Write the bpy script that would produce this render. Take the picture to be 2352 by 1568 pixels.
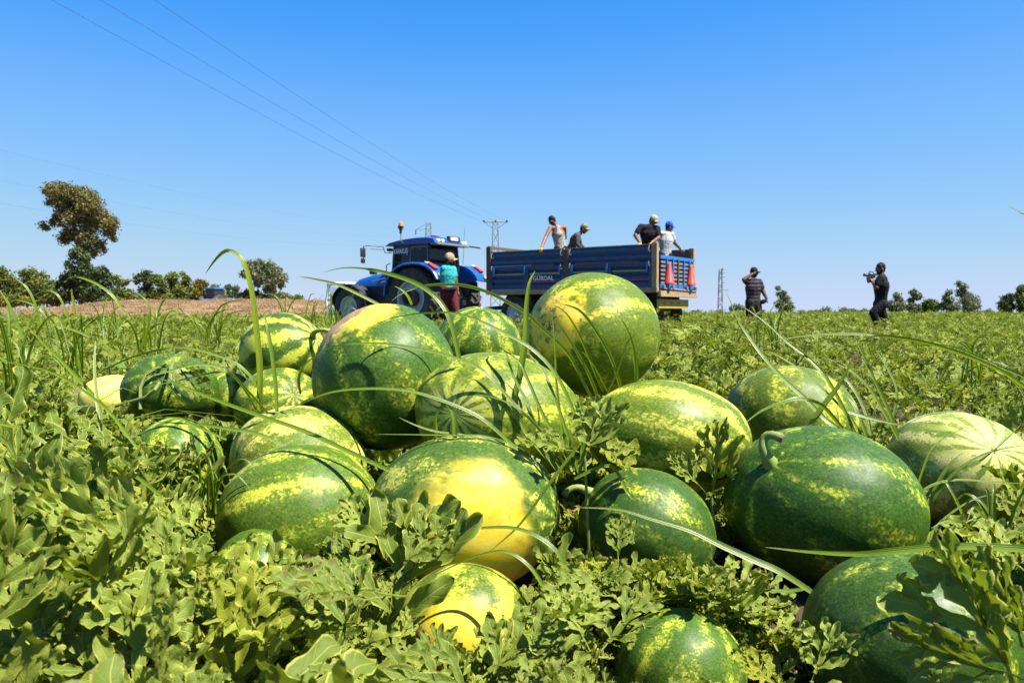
import bpy, bmesh, math, random
import numpy as np
from mathutils import Vector, Matrix, Quaternion, Euler, noise

S = bpy.context.scene
for _o in list(bpy.data.objects): bpy.data.objects.remove(_o)
COL = S.collection
R = math.radians

# ------------------------------------------------------------------ camera
CAMH = 0.55
FPX = 1898.0                      # focal length in pixels of a 2352 px wide picture
PITCH = math.atan((784 - 717) / FPX)
cam = bpy.data.cameras.new('camera'); camo = bpy.data.objects.new('camera', cam); COL.objects.link(camo)
cam.sensor_width = 36; cam.lens = FPX / 2352 * 36
cam.clip_start = 0.05; cam.clip_end = 9000
camo.location = (0, 0, CAMH); camo.rotation_euler = (R(90) - PITCH, 0, 0)
cam.dof.use_dof = True; cam.dof.focus_distance = 1.75; cam.dof.aperture_fstop = 13.0
S.camera = camo

# ------------------------------------------------------------------ light
SUN_EL = R(59); SUN_DIR = Vector((0.90, -0.43, 0)).normalized()
SUN = Vector((SUN_DIR.x * math.cos(SUN_EL), SUN_DIR.y * math.cos(SUN_EL), math.sin(SUN_EL)))
world = bpy.data.worlds.new('World'); S.world = world; world.use_nodes = True
wn = world.node_tree; wn.nodes.clear()
wo = wn.nodes.new('ShaderNodeOutputWorld'); wb = wn.nodes.new('ShaderNodeBackground')
sky = wn.nodes.new('ShaderNodeTexSky'); sky.sky_type = 'NISHITA'; sky.sun_disc = False
sky.sun_elevation = SUN_EL; sky.sun_rotation = math.atan2(SUN_DIR.x, SUN_DIR.y)
sky.altitude = 0; sky.air_density = 0.7; sky.dust_density = 0.1; sky.ozone_density = 10.0
_sep = wn.nodes.new('ShaderNodeSeparateColor'); _com = wn.nodes.new('ShaderNodeCombineColor')
wn.links.new(sky.outputs[0], _sep.inputs[0])
_CV = ([(0, 0), (.08, .035), (.096, .06), (.141, .18), (.21, .29), (.307, .40), (.546, .56), (.668, .60), (1, .70)],
       [(0, 0), (.209, .342), (.298, .475), (.40, .565), (.575, .655), (.808, .70), (1, .74)],
       [(0, 0), (.3, .72), (.485, .95), (.65, .99), (1, .92)])                      # the camera's strong blue rendering of a clear sky
for _i in range(3):
    _a = wn.nodes.new('ShaderNodeMath'); _a.operation = 'MULTIPLY'; _a.inputs[1].default_value = 0.1464
    _p = wn.nodes.new('ShaderNodeFloatCurve'); _c = _p.mapping.curves[0]
    _c.points[0].location = _CV[_i][0]; _c.points[1].location = _CV[_i][-1]
    for _q in _CV[_i][1:-1]: _c.points.new(*_q)
    _p.mapping.update()
    _b = wn.nodes.new('ShaderNodeMath'); _b.operation = 'MULTIPLY'; _b.inputs[1].default_value = 1 / 0.1464
    wn.links.new(_sep.outputs[_i], _a.inputs[0]); wn.links.new(_a.outputs[0], _p.inputs['Value'])
    wn.links.new(_p.outputs[0], _b.inputs[0]); wn.links.new(_b.outputs[0], _com.inputs[_i])
wn.links.new(_com.outputs[0], wb.inputs[0])
wb.inputs[1].default_value = 0.0536
wn.links.new(wb.outputs[0], wo.inputs[0])
sl = bpy.data.lights.new('sun', 'SUN'); sl.energy = 5.0; sl.angle = R(0.5); sl.color = (1.0, 0.95, 0.86)
so = bpy.data.objects.new('sun', sl); COL.objects.link(so)
so.rotation_euler = (-SUN).to_track_quat('-Z', 'Y').to_euler(); so.location = (20, -10, 30)
S.view_settings.view_transform = 'Standard'; S.view_settings.look = 'None'
S.view_settings.exposure = 1.45; S.view_settings.gamma = 1.0; S.view_settings.use_curve_mapping = False
S.render.engine = 'CYCLES'
S.cycles.max_bounces = 6; S.cycles.diffuse_bounces = 1; S.cycles.transmission_bounces = 4

# ------------------------------------------------------------------ helpers
_cp, _sp = math.cos(PITCH), math.sin(PITCH)
def P(u, v, D):
    """world point at horizontal distance D in front of the camera seen at picture position u, v"""
    x = (u - 1176) / FPX; y = (784 - v) / FPX
    dy = _cp + y * _sp; dz = -_sp + y * _cp
    k = D / dy
    return Vector((x * k, D, CAMH + dz * k))
def PX(p):
    dx, dy, dz = p[0], p[1], p[2] - CAMH
    zc = dy * _cp - dz * _sp; yc = dy * _sp + dz * _cp
    if zc < 0.02: return (-9999, -9999)
    return (1176 + dx / zc * FPX, 784 - yc / zc * FPX)

def prop(o, label=None, cat=None, group=None, kind=None):
    if label: o['label'] = label
    if cat: o['category'] = cat
    if group: o['group'] = group
    if kind: o['kind'] = kind
    return o
def link(o, parent=None):
    COL.objects.link(o)
    if parent is not None: o.parent = parent
    return o
def thing(name, label, cat, loc=(0, 0, 0), rz=0, group=None):
    o = bpy.data.objects.new(name, None); o.empty_display_size = 0.1
    o.location = loc; o.rotation_euler = (0, 0, rz); link(o)
    return prop(o, label, cat, group)
def nmesh(name, V, F, mat=None, uv=None, attrs=None, smooth=True, mats=None, mi=None):
    me = bpy.data.meshes.new(name)
    if isinstance(F, np.ndarray): F = F.tolist()
    me.from_pydata([tuple(v) for v in V] if not isinstance(V, np.ndarray) else V.tolist(), [], F)
    if uv is not None:
        l = me.uv_layers.new(name='UVMap')
        vi = np.zeros(len(me.loops), dtype=np.int32); me.loops.foreach_get('vertex_index', vi)
        l.data.foreach_set('uv', np.asarray(uv, dtype=np.float32)[vi].ravel())
    if attrs:
        for k, a in attrs.items():
            at = me.attributes.new(k, 'FLOAT', 'POINT'); at.data.foreach_set('value', np.asarray(a, dtype=np.float32))
    if mat: me.materials.append(mat)
    if mats:
        for m in mats: me.materials.append(m)
        if mi is not None: me.polygons.foreach_set('material_index', np.asarray(mi, dtype=np.int32))
    if smooth: me.polygons.foreach_set('use_smooth', [True] * len(me.polygons))
    me.update()
    return me
def obj(name, me, parent=None, loc=None, rot=None):
    o = bpy.data.objects.new(name, me); link(o, parent)
    if loc is not None: o.location = loc
    if rot is not None: o.rotation_euler = rot
    return o

class MB:
    """collects boxes, bars, tubes, lathes into one mesh"""
    def __init__(s): s.v = []; s.f = []
    def add(s, V, F):
        b = len(s.v); s.v += [tuple(p) for p in V]; s.f += [tuple(i + b for i in f) for f in F]; return s
    def box(s, c, d, rot=None, bev=0):
        x, y, z = d[0] / 2, d[1] / 2, d[2] / 2
        bm = bmesh.new(); bmesh.ops.create_cube(bm, size=1)
        for q in bm.verts: q.co = Vector((q.co.x * d[0], q.co.y * d[1], q.co.z * d[2]))
        if bev: bmesh.ops.bevel(bm, geom=bm.edges[:], offset=bev, segments=2, affect='EDGES', profile=0.6)
        M = (rot if rot is not None else Matrix.Identity(3)); c = Vector(c)
        bm.verts.index_update()
        s.add([M @ q.co + c for q in bm.verts], [[q.index for q in f.verts] for f in bm.faces]); bm.free(); return s
    def b2(s, x0, x1, y0, y1, z0, z1, bev=0):
        return s.box(((x0 + x1) / 2, (y0 + y1) / 2, (z0 + z1) / 2), (x1 - x0, y1 - y0, z1 - z0), bev=bev)
    def tube(s, pts, r, n=8, cap=True):
        pts = [Vector(p) for p in pts]; m = len(pts)
        rr = r if isinstance(r, (list, tuple)) else [r] * m
        V = []; up = Vector((0, 0, 1)); prev = None
        for i, p in enumerate(pts):
            t = (pts[min(i + 1, m - 1)] - pts[max(i - 1, 0)])
            t = t.normalized() if t.length > 1e-9 else Vector((0, 0, 1))
            if prev is None:
                a = t.cross(up)
                if a.length < 0.05: a = t.cross(Vector((1, 0, 0)))
            else: a = prev - t * prev.dot(t)
            a.normalize(); prev = a; b = t.cross(a)
            for k in range(n):
                an = 2 * math.pi * k / n
                V.append(p + (a * math.cos(an) + b * math.sin(an)) * rr[i])
        F = [(i * n + k, i * n + (k + 1) % n, (i + 1) * n + (k + 1) % n, (i + 1) * n + k) for i in range(m - 1) for k in range(n)]
        if cap: F += [tuple(range(n))[::-1], tuple((m - 1) * n + k for k in range(n))]
        return s.add(V, F)
    def bar(s, a, b, w, h=None, up=(0, 0, 1)):
        a = Vector(a); b = Vector(b); h = h or w; t = (b - a).normalized(); sd = t.cross(Vector(up))
        if sd.length < 1e-3: sd = t.cross(Vector((1, 0, 0)))
        sd.normalize(); uu = sd.cross(t)
        V = [q + sd * (sx * w / 2) + uu * (sz * h / 2) for q in (a, b) for sx, sz in ((-1, -1), (1, -1), (1, 1), (-1, 1))]
        return s.add(V, [(3, 2, 1, 0), (4, 5, 6, 7), (0, 1, 5, 4), (1, 2, 6, 5), (2, 3, 7, 6), (3, 0, 4, 7)])
    def lathe(s, prof, axis, c, n=32):
        """prof: (radius, offset) pairs along unit axis"""
        ax = Vector(axis).normalized(); a = ax.orthogonal().normalized(); b = ax.cross(a); c = Vector(c); V = []
        for r_, o_ in prof:
            for k in range(n):
                an = 2 * math.pi * k / n
                V.append(c + ax * o_ + (a * math.cos(an) + b * math.sin(an)) * r_)
        m = len(prof)
        F = [(i * n + k, i * n + (k + 1) % n, (i + 1) * n + (k + 1) % n, (i + 1) * n + k) for i in range(m - 1) for k in range(n)]
        return s.add(V, F)
    def prism(s, poly, y0, y1):
        """polygon in x,z extruded along y"""
        n = len(poly)
        V = [(x, y0, z) for x, z in poly] + [(x, y1, z) for x, z in poly]
        F = [tuple(range(n)), tuple(range(2 * n - 1, n - 1, -1))] + [(i, n + i, n + (i + 1) % n, (i + 1) % n) for i in range(n)]
        return s.add(V, F)
    def mesh(s, name, mat, smooth=False, bevel=0):
        me = nmesh(name, s.v, s.f, mat, smooth=smooth)
        bm = bmesh.new(); bm.from_mesh(me); bmesh.ops.recalc_face_normals(bm, faces=bm.faces[:]); bm.to_mesh(me); bm.free()
        return me
    def build(s, name, mat, parent=None, smooth=False, label=None):
        o = obj(name, s.mesh(name, mat, smooth), parent)
        if smooth:
            try: o.data.set_sharp_from_angle(angle=R(38))
            except Exception: pass
        if label: o['label'] = label
        return o

# ------------------------------------------------------------------ node helpers
class NT:
    def __init__(s, name):
        s.m = bpy.data.materials.new(name); s.m.use_nodes = True; s.t = s.m.node_tree; s.t.nodes.clear()
        s.out = s.t.nodes.new('ShaderNodeOutputMaterial')
    def n(s, ty, **kw):
        nd = s.t.nodes.new(ty)
        for k, v in kw.items(): setattr(nd, k, v)
        return nd
    def set(s, sock, v):
        if isinstance(v, bpy.types.NodeSocket): s.t.links.new(v, sock)
        elif v is not None:
            if isinstance(v, (tuple, list, Vector)) and len(v) == 3 and sock.type == 'RGBA': v = (*v, 1)
            sock.default_value = v
    def ma(s, op, a, b=None, c=None, clamp=False):
        nd = s.n('ShaderNodeMath', operation=op, use_clamp=clamp)
        s.set(nd.inputs[0], a)
        if b is not None: s.set(nd.inputs[1], b)
        if c is not None: s.set(nd.inputs[2], c)
        return nd.outputs[0]
    def vm(s, op, a, b=None):
        nd = s.n('ShaderNodeVectorMath', operation=op); s.set(nd.inputs[0], a)
        if b is not None: s.set(nd.inputs[1], b)
        return nd.outputs['Value'] if op in ('DOT_PRODUCT', 'LENGTH') else nd.outputs[0]
    def step(s, x, lo, hi, t0=0.0, t1=1.0):
        nd = s.n('ShaderNodeMapRange', interpolation_type='SMOOTHSTEP', clamp=True)
        s.set(nd.inputs['Value'], x); nd.inputs['From Min'].default_value = lo; nd.inputs['From Max'].default_value = hi
        s.set(nd.inputs['To Min'], t0); s.set(nd.inputs['To Max'], t1)
        return nd.outputs[0]
    def mix(s, f, a, b, bt='MIX'):
        nd = s.n('ShaderNodeMix', data_type='RGBA', blend_type=bt)
        s.set(nd.inputs[0], f); s.set(nd.inputs[6], a); s.set(nd.inputs[7], b); return nd.outputs[2]
    def noise(s, vec, sc, det=3, rough=0.55, dist=0, w=None):
        nd = s.n('ShaderNodeTexNoise')
        if w is not None: nd.noise_dimensions = '4D'; nd.inputs['W'].default_value = w
        s.set(nd.inputs['Vector'], vec); nd.inputs['Scale'].default_value = sc; nd.inputs['Detail'].default_value = det
        nd.inputs['Roughness'].default_value = rough; nd.inputs['Distortion'].default_value = dist
        return nd.outputs['Fac']
    def vor(s, vec, sc, feat='F1', rnd=1.0):
        nd = s.n('ShaderNodeTexVoronoi', feature=feat); s.set(nd.inputs['Vector'], vec); nd.inputs['Scale'].default_value = sc
        nd.inputs['Randomness'].default_value = rnd; return nd
    def bump(s, h, st=0.3, d=0.01, nrm=None):
        nd = s.n('ShaderNodeBump'); nd.inputs['Strength'].default_value = st; nd.inputs['Distance'].default_value = d
        s.set(nd.inputs['Height'], h)
        if nrm is not None: s.set(nd.inputs['Normal'], nrm)
        return nd.outputs[0]
    def bsdf(s, col, rough=0.5, metal=0, spec=0.5, nrm=None, **kw):
        nd = s.n('ShaderNodeBsdfPrincipled'); s.set(nd.inputs['Base Color'], col); s.set(nd.inputs['Roughness'], rough)
        s.set(nd.inputs['Metallic'], metal); s.set(nd.inputs['Specular IOR Level'], spec)
        if nrm is not None: s.set(nd.inputs['Normal'], nrm)
        for k, v in kw.items(): s.set(nd.inputs[k], v)
        return nd.outputs[0]
    def fin(s, sh): s.t.links.new(sh, s.out.inputs[0]); return s.m
    def obj(s): return s.n('ShaderNodeTexCoord').outputs['Object']
    def geo(s): return s.n('ShaderNodeNewGeometry').outputs['Position']
    def rnd(s): return s.n('ShaderNodeObjectInfo').outputs['Random']
    def attr(s, name): return s.n('ShaderNodeAttribute', attribute_name=name).outputs['Fac']

def paint(name, col, rough=0.45, metal=0.0, dirt=0.25, dirtcol=(0.16, 0.12, 0.08), scale=6, spec=0.5, rust=0.0, bumpst=0.05):
    k = NT(name); o = k.obj()
    n1 = k.noise(o, scale, 5, 0.65); n2 = k.noise(o, scale * 6, 4, 0.7)
    d = k.ma('MULTIPLY', k.step(k.ma('ADD', k.ma('MULTIPLY', n1, 0.6), k.ma('MULTIPLY', n2, 0.4)), 0.42, 0.68), dirt)
    c = k.mix(d, col, dirtcol)
    if rust:
        n3 = k.noise(o, scale * 2.3, 5, 0.7, 0.5)
        c = k.mix(k.ma('MULTIPLY', k.step(n3, 0.52, 0.6), rust), c, (0.16, 0.055, 0.02))
    r_ = k.ma('ADD', rough, k.ma('MULTIPLY', d, 0.4), clamp=True)
    return k.fin(k.bsdf(c, r_, metal, spec, k.bump(n2, bumpst, 0.01)))

BLUE = paint('blue_paint', (0.003, 0.080, 0.32), 0.28, dirt=0.15, scale=2)
TBLUE = paint('trailer_blue', (0.001, 0.043, 0.125), 0.38, dirt=0.28, dirtcol=(0.06, 0.06, 0.06), scale=3, rust=0.25)
TBLUEL = paint('trailer_light_blue', (0.008, 0.13, 0.42), 0.35, dirt=0.2, scale=5)
BLACKP = paint('black_plastic', (0.012, 0.012, 0.014), 0.5, dirt=0.2)
RUST = paint('rusty_steel', (0.10, 0.065, 0.045), 0.8, dirt=0.5, dirtcol=(0.05, 0.03, 0.02), rust=0.8, scale=4)
WOODM = paint('weathered_timber', (0.33, 0.22, 0.12), 0.85, dirt=0.5, dirtcol=(0.10, 0.06, 0.035), scale=4, bumpst=0.3)
YEL = paint('yellow_paint', (0.40, 0.30, 0.03), 0.5, dirt=0.35)
REDP = paint('red_paint', (0.55, 0.03, 0.025), 0.45, dirt=0.2)
ORANGE = paint('red_orange_reflector', (0.50, 0.055, 0.04), 0.4, dirt=0.1)
WHITEP = paint('white_paint', (0.60, 0.60, 0.58), 0.4, dirt=0.15, dirtcol=(0.4, 0.36, 0.3))
RIMM = paint('rim_grey', (0.42, 0.47, 0.52), 0.5, dirt=0.35, dirtcol=(0.28, 0.23, 0.17), scale=5)
TYRE = paint('tyre_rubber', (0.022, 0.021, 0.02), 0.8, dirt=0.7, dirtcol=(0.15, 0.125, 0.095), scale=4, bumpst=0.2)
STEEL = paint('galvanised_steel', (0.20, 0.20, 0.20), 0.55, 0.3, dirt=0.3)
LAMPW = paint('lamp_glass', (0.75, 0.72, 0.66), 0.15, dirt=0.1)
AMBER = paint('amber_lens', (0.9, 0.22, 0.01), 0.2, dirt=0.0)
DARKI = paint('dark_upholstery', (0.03, 0.03, 0.032), 0.8, dirt=0.1)
def glassm():
    k = NT('tinted_glass')
    g = k.bsdf((0.01, 0.012, 0.016), 0.06, 0, 0.6)
    t = k.n('ShaderNodeBsdfTransparent'); t.inputs[0].default_value = (0.12, 0.13, 0.16, 1)
    m = k.n('ShaderNodeMixShader'); m.inputs[0].default_value = 0.45
    k.t.links.new(g, m.inputs[1]); k.t.links.new(t.outputs[0], m.inputs[2]); return k.fin(m.outputs[0])
GLASS = glassm()
def cgl():
    k = NT('clear_glass'); g = k.bsdf((0.05, 0.06, 0.07), 0.05, 0, 0.5)
    t = k.n('ShaderNodeBsdfTransparent'); t.inputs[0].default_value = (0.8, 0.87, 0.9, 1)
    m = k.n('ShaderNodeMixShader'); m.inputs[0].default_value = 0.8
    k.t.links.new(g, m.inputs[1]); k.t.links.new(t.outputs[0], m.inputs[2]); return k.fin(m.outputs[0])
CLEAR = cgl()

# ------------------------------------------------------------------ terrain
def sst(x, a, b):
    t = min(max((x - a) / (b - a), 0), 1); return t * t * (3 - 2 * t)
def ground(x, y):
    z = 0.07 * math.exp(-((x - 0.1) / 1.0) ** 2 - ((y - 2.0) / 0.75) ** 2)
    z += 0.05 * sst(y, 8, 16) + 0.03 * noise.noise(Vector((x * 0.25, y * 0.25, 0)))
    if x < -6 and y > 38:
        m = sst(-x, 7.5, 13) * sst(y, 44, 57) * (1 - sst(y, 75, 110))
        l = 1 - 0.45 * sst(-x, 25, 32)
        z += m * l * (1.25 + 0.12 * noise.noise(Vector((x * 0.2, 3, 1))))
    return z
xs = sorted(set([round(q, 3) for q in list(np.linspace(-3, 3, 41)) + list(np.linspace(-12, 12, 41)) + list(np.linspace(-60, 60, 81)) + [-3000, -1200, -500, -250, -120, -90, 90, 120, 250, 500, 1200, 3000]]))
ys = sorted(set([round(q, 3) for q in [-30, -10, -3] + list(np.linspace(-1, 5, 41)) + list(np.linspace(5, 30, 41)) + list(np.linspace(30, 120, 61)) + [150, 200, 300, 500, 900, 1800, 4000]]))
GV = [(x, y, ground(x, y)) for y in ys for x in xs]
nx = len(xs)
GF = [(j * nx + i, j * nx + i + 1, (j + 1) * nx + i + 1, (j + 1) * nx + i) for j in range(len(ys) - 1) for i in range(nx - 1)]
def groundmat():
    k = NT('field_soil'); p = k.geo()
    n1 = k.noise(p, 9, 6, 0.7); n2 = k.noise(p, 0.35, 4, 0.6)
    soil = k.mix(n1, (0.022, 0.016, 0.009), (0.085, 0.06, 0.035))
    green = k.mix(k.noise(p, 1.2, 5, 0.7), (0.035, 0.055, 0.006), (0.10, 0.13, 0.015))
    straw = k.mix(k.noise(p, 1.6, 6, 0.75), (0.20, 0.125, 0.06), (0.34, 0.225, 0.115))
    sx = k.n('ShaderNodeSeparateXYZ'); k.t.links.new(p, sx.inputs[0])
    far = k.step(sx.outputs[1], 12, 30)
    c = k.mix(far, soil, green)
    bank = k.ma('MULTIPLY', k.step(sx.outputs[0], -7.0, -10.0), k.step(sx.outputs[1], 42, 47))
    bank = k.ma('MULTIPLY', bank, k.step(sx.outputs[1], 140, 110))
    c = k.mix(bank, c, straw)
    return k.fin(k.bsdf(c, 0.95, 0, 0.1, k.bump(n1, 0.6, 0.02)))
g_ = obj('ground', nmesh('ground', GV, GF, groundmat()))
prop(g_, 'flat earth of the melon field with a low dry bank behind it', kind='structure')
# ------------------------------------------------------------------ watermelons
def melon_mat(seed, pole, n=9, dark=(0.034, 0.075, 0.005), mid=(0.057, 0.136, 0.010), light=(0.374, 0.410, 0.027),
              thr=0.60, spots=(), soils=(), radial=0.0, scar=False, wide=0.30, yellow=(0.703, 0.497, 0.021), cover=1.0):
    k = NT('melon_rind'); P_ = k.obj()
    pz = Vector(pole).normalized(); q = pz.rotation_difference(Vector((0, 0, 1)))
    mp = k.n('ShaderNodeMapping', vector_type='POINT'); k.set(mp.inputs[0], P_); mp.inputs['Rotation'].default_value = q.to_euler()
    p = mp.outputs[0]
    sx = k.n('ShaderNodeSeparateXYZ'); k.t.links.new(p, sx.inputs[0])
    phi = k.ma('ARCTAN2', sx.outputs[1], sx.outputs[0])
    off = k.vm('ADD', p, (seed * 7.3, seed * 3.1, seed * 1.7))
    wob = k.noise(off, 1.6, 3, 0.6)
    wob2 = k.noise(off, 7.0, 3, 0.6)
    ph = k.ma('ADD', k.ma('MULTIPLY', phi, n), k.ma('ADD', k.ma('MULTIPLY', wob, 7.0), k.ma('MULTIPLY', wob2, 2.6)))
    st = k.ma('ADD', k.ma('MULTIPLY', k.ma('SINE', ph), 0.5), 0.5)
    stretch = k.vm('MULTIPLY', off, (1, 1, 0.42))
    blot = k.noise(stretch, 3.6, 3, 0.6)
    fine = k.noise(off, 26, 4, 0.7)
    cells = k.vor(k.vm('ADD', off, k.vm('MULTIPLY', k.n('ShaderNodeTexNoise').outputs['Color'], (0.0, 0.0, 0.0))), 30)
    sc = k.n('ShaderNodeSeparateColor'); k.t.links.new(cells.outputs['Color'], sc.inputs[0]); crnd = sc.outputs[0]
    vein = k.vor(k.vm('ADD', off, k.vm('MULTIPLY', off, (0.01, 0.01, 0.01))), 22, 'DISTANCE_TO_EDGE').outputs['Distance']
    # light broken streaks along the meridians, lacy at their borders
    s = k.ma('ADD', k.ma('MULTIPLY', st, wide), k.ma('MULTIPLY', blot, 0.95))
    s = k.ma('ADD', s, k.ma('MULTIPLY', k.ma('SUBTRACT', crnd, 0.5), 0.20))
    s = k.ma('ADD', s, k.ma('MULTIPLY', k.ma('SUBTRACT', fine, 0.5), 0.45))
    mask = k.step(s, thr + 0.03, thr + 0.20)
    halo = k.step(s, thr - 0.16, thr + 0.12)
    # radial lines round the pole
    rr = k.ma('SQRT', k.ma('ADD', k.ma('MULTIPLY', sx.outputs[0], sx.outputs[0]), k.ma('MULTIPLY', sx.outputs[1], sx.outputs[1])))
    polar = k.ma('MULTIPLY', k.step(rr, 0.62 if radial <= 1 else 0.98, 0.12), k.step(sx.outputs[2], 0, 0.2))
    base = k.mix(k.ma('ADD', k.ma('MULTIPLY', k.noise(off, 2.3, 3), 0.6), k.ma('MULTIPLY', crnd, 0.45)), dark, mid)
    vl = k.step(vein, 0.0, 0.13, 0.60, 0.0)
    base = k.mix(vl, base, tuple(c * 0.45 for c in dark))
    lcol = k.mix(k.noise(off, 14, 3, 0.7), light, (light[0] * 1.25, light[1] * 1.12, light[2] * 1.9))
    lcol = k.mix(k.step(vein, 0.0, 0.11, 0.62, 0.0), lcol, mid)
    halc = tuple(a * .55 + b * .45 for a, b in zip(mid, light))
    c = k.mix(k.ma('MULTIPLY', halo, 0.42), base, halc)
    c = k.mix(k.ma('MULTIPLY', mask, cover), c, lcol)
    if radial:
        ls = k.ma('SINE', k.ma('ADD', k.ma('MULTIPLY', phi, 17), k.ma('ADD', k.ma('MULTIPLY', wob2, 2.2), k.ma('MULTIPLY', k.noise(off, 2.2, 2), 5))))
        rad = k.ma('MULTIPLY', k.ma('MULTIPLY', k.step(k.ma('ADD', ls, k.ma('MULTIPLY', fine, 0.5)), 0.0, 0.6), polar), radial)
        c = k.mix(rad, c, (0.42, 0.42, 0.11))
    spk = k.noise(off, 42, 3, 0.8)
    c = k.mix(k.ma('MULTIPLY', k.step(spk, 0.70, 0.76), k.step(k.noise(off, 2.6, 2), .5, .6)), c, (0.16, 0.10, 0.05))
    for g, c0, c1 in spots:
        g = Vector(g).normalized()
        d = k.vm('DOT_PRODUCT', P_, tuple(g))
        d = k.ma('ADD', d, k.ma('MULTIPLY', k.ma('SUBTRACT', k.noise(off, 4, 4, 0.65), 0.5), 0.28))
        d = k.ma('ADD', d, k.ma('MULTIPLY', k.ma('SUBTRACT', blot, 0.5), 0.25))
        ym = k.step(d, c0, c1)
        yc = k.mix(k.step(k.noise(k.vm('MULTIPLY', off, (1, 1, .5)), 4.1, 5, .7), .38, .66), yellow, (yellow[0] * .95, yellow[1] * 1.10, yellow[2] * 3.0 + .02))
        c = k.mix(ym, c, yc)
    h = k.ma('MULTIPLY', vein, 0.25)
    rough = k.step(k.noise(off, 3, 3), 0.3, 0.7, 0.40, 0.56)
    # faint dust and scratches
    dust = k.ma('MULTIPLY', k.step(k.noise(off, 5.5, 6, 0.75), 0.52, 0.72), 0.22)
    c = k.mix(dust, c, (0.20, 0.22, 0.09))
    scr = k.noise(k.vm('MULTIPLY', off, (1.2, 9, 3)), 5, 2, 0.5, 1.5)
    scm = k.ma('MULTIPLY', k.step(k.ma('ABSOLUTE', k.ma('SUBTRACT', scr, 0.5)), 0.004, 0.0), k.ma('MULTIPLY', k.step(wob, 0.52, 0.6), 0.35))
    c = k.mix(scm, c, (0.45, 0.46, 0.30))
    for g, c0 in soils:
        g = Vector(g).normalized(); d = k.vm('DOT_PRODUCT', P_, tuple(g))
        nn = k.noise(off, 9, 6, 0.8); grain = k.noise(off, 60, 3, 0.7)
        d = k.ma('ADD', d, k.ma('MULTIPLY', k.ma('SUBTRACT', nn, 0.5), 0.42))
        d = k.ma('ADD', d, k.ma('MULTIPLY', k.ma('SUBTRACT', grain, 0.5), 0.06))
        sm = k.step(d, c0, c0 + 0.03)
        c = k.mix(sm, c, k.mix(grain, (0.10, 0.06, 0.035), (0.36, 0.24, 0.15)))
        rough = k.ma('ADD', rough, k.ma('MULTIPLY', sm, 0.5), clamp=True)
        h = k.ma('ADD', h, k.ma('MULTIPLY', sm, k.ma('ADD', 0.35, k.ma('MULTIPLY', grain, 0.5))))
    return k.fin(k.bsdf(c, rough, 0, 0.22, k.bump(h, 0.14, 0.005)))

def stemm():
    k = NT('melon_stalk'); o = k.obj()
    c = k.mix(k.noise(o, 60, 4), (0.11, 0.17, 0.025), (0.24, 0.28, 0.07))
    w = k.n('ShaderNodeTexWave'); k.set(w.inputs['Vector'], o); w.inputs['Scale'].default_value = 25; w.inputs['Distortion'].default_value = 3
    return k.fin(k.bsdf(c, 0.7, 0, 0.3, k.bump(w.outputs['Fac'], 0.12, 0.002)))
STALK = stemm()
DRY = paint('dry_plant_matter', (0.16, 0.10, 0.06), 0.9, dirt=0.4, scale=30)

MEL = []   # records for placement tests: dict(u,v,rx,ry,D,cov,center,axes)
def sphere_mesh(seed, nu=72, nv=48, dimples=()):
    rs = random.Random(seed); V = []; F = []
    o = Vector((rs.uniform(0, 99), rs.uniform(0, 99), rs.uniform(0, 99)))
    for j in range(nv + 1):
        th = math.pi * j / nv
        for i in range(nu):
            ph = 2 * math.pi * i / nu
            d = Vector((math.sin(th) * math.cos(ph), math.sin(th) * math.sin(ph), math.cos(th)))
            r = 1 + 0.022 * noise.noise(d * 1.4 + o) + 0.006 * noise.noise(d * 4 + o)
            for pd, dep, wd in dimples:
                a = d.angle(pd); r -= dep * math.exp(-(a / wd) ** 2)
            V.append(d * r)
    for j in range(nv):
        for i in range(nu): F.append((j * nu + i, (j + 1) * nu + i, (j + 1) * nu + (i + 1) % nu, j * nu + (i + 1) % nu))
    return V, F

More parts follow.
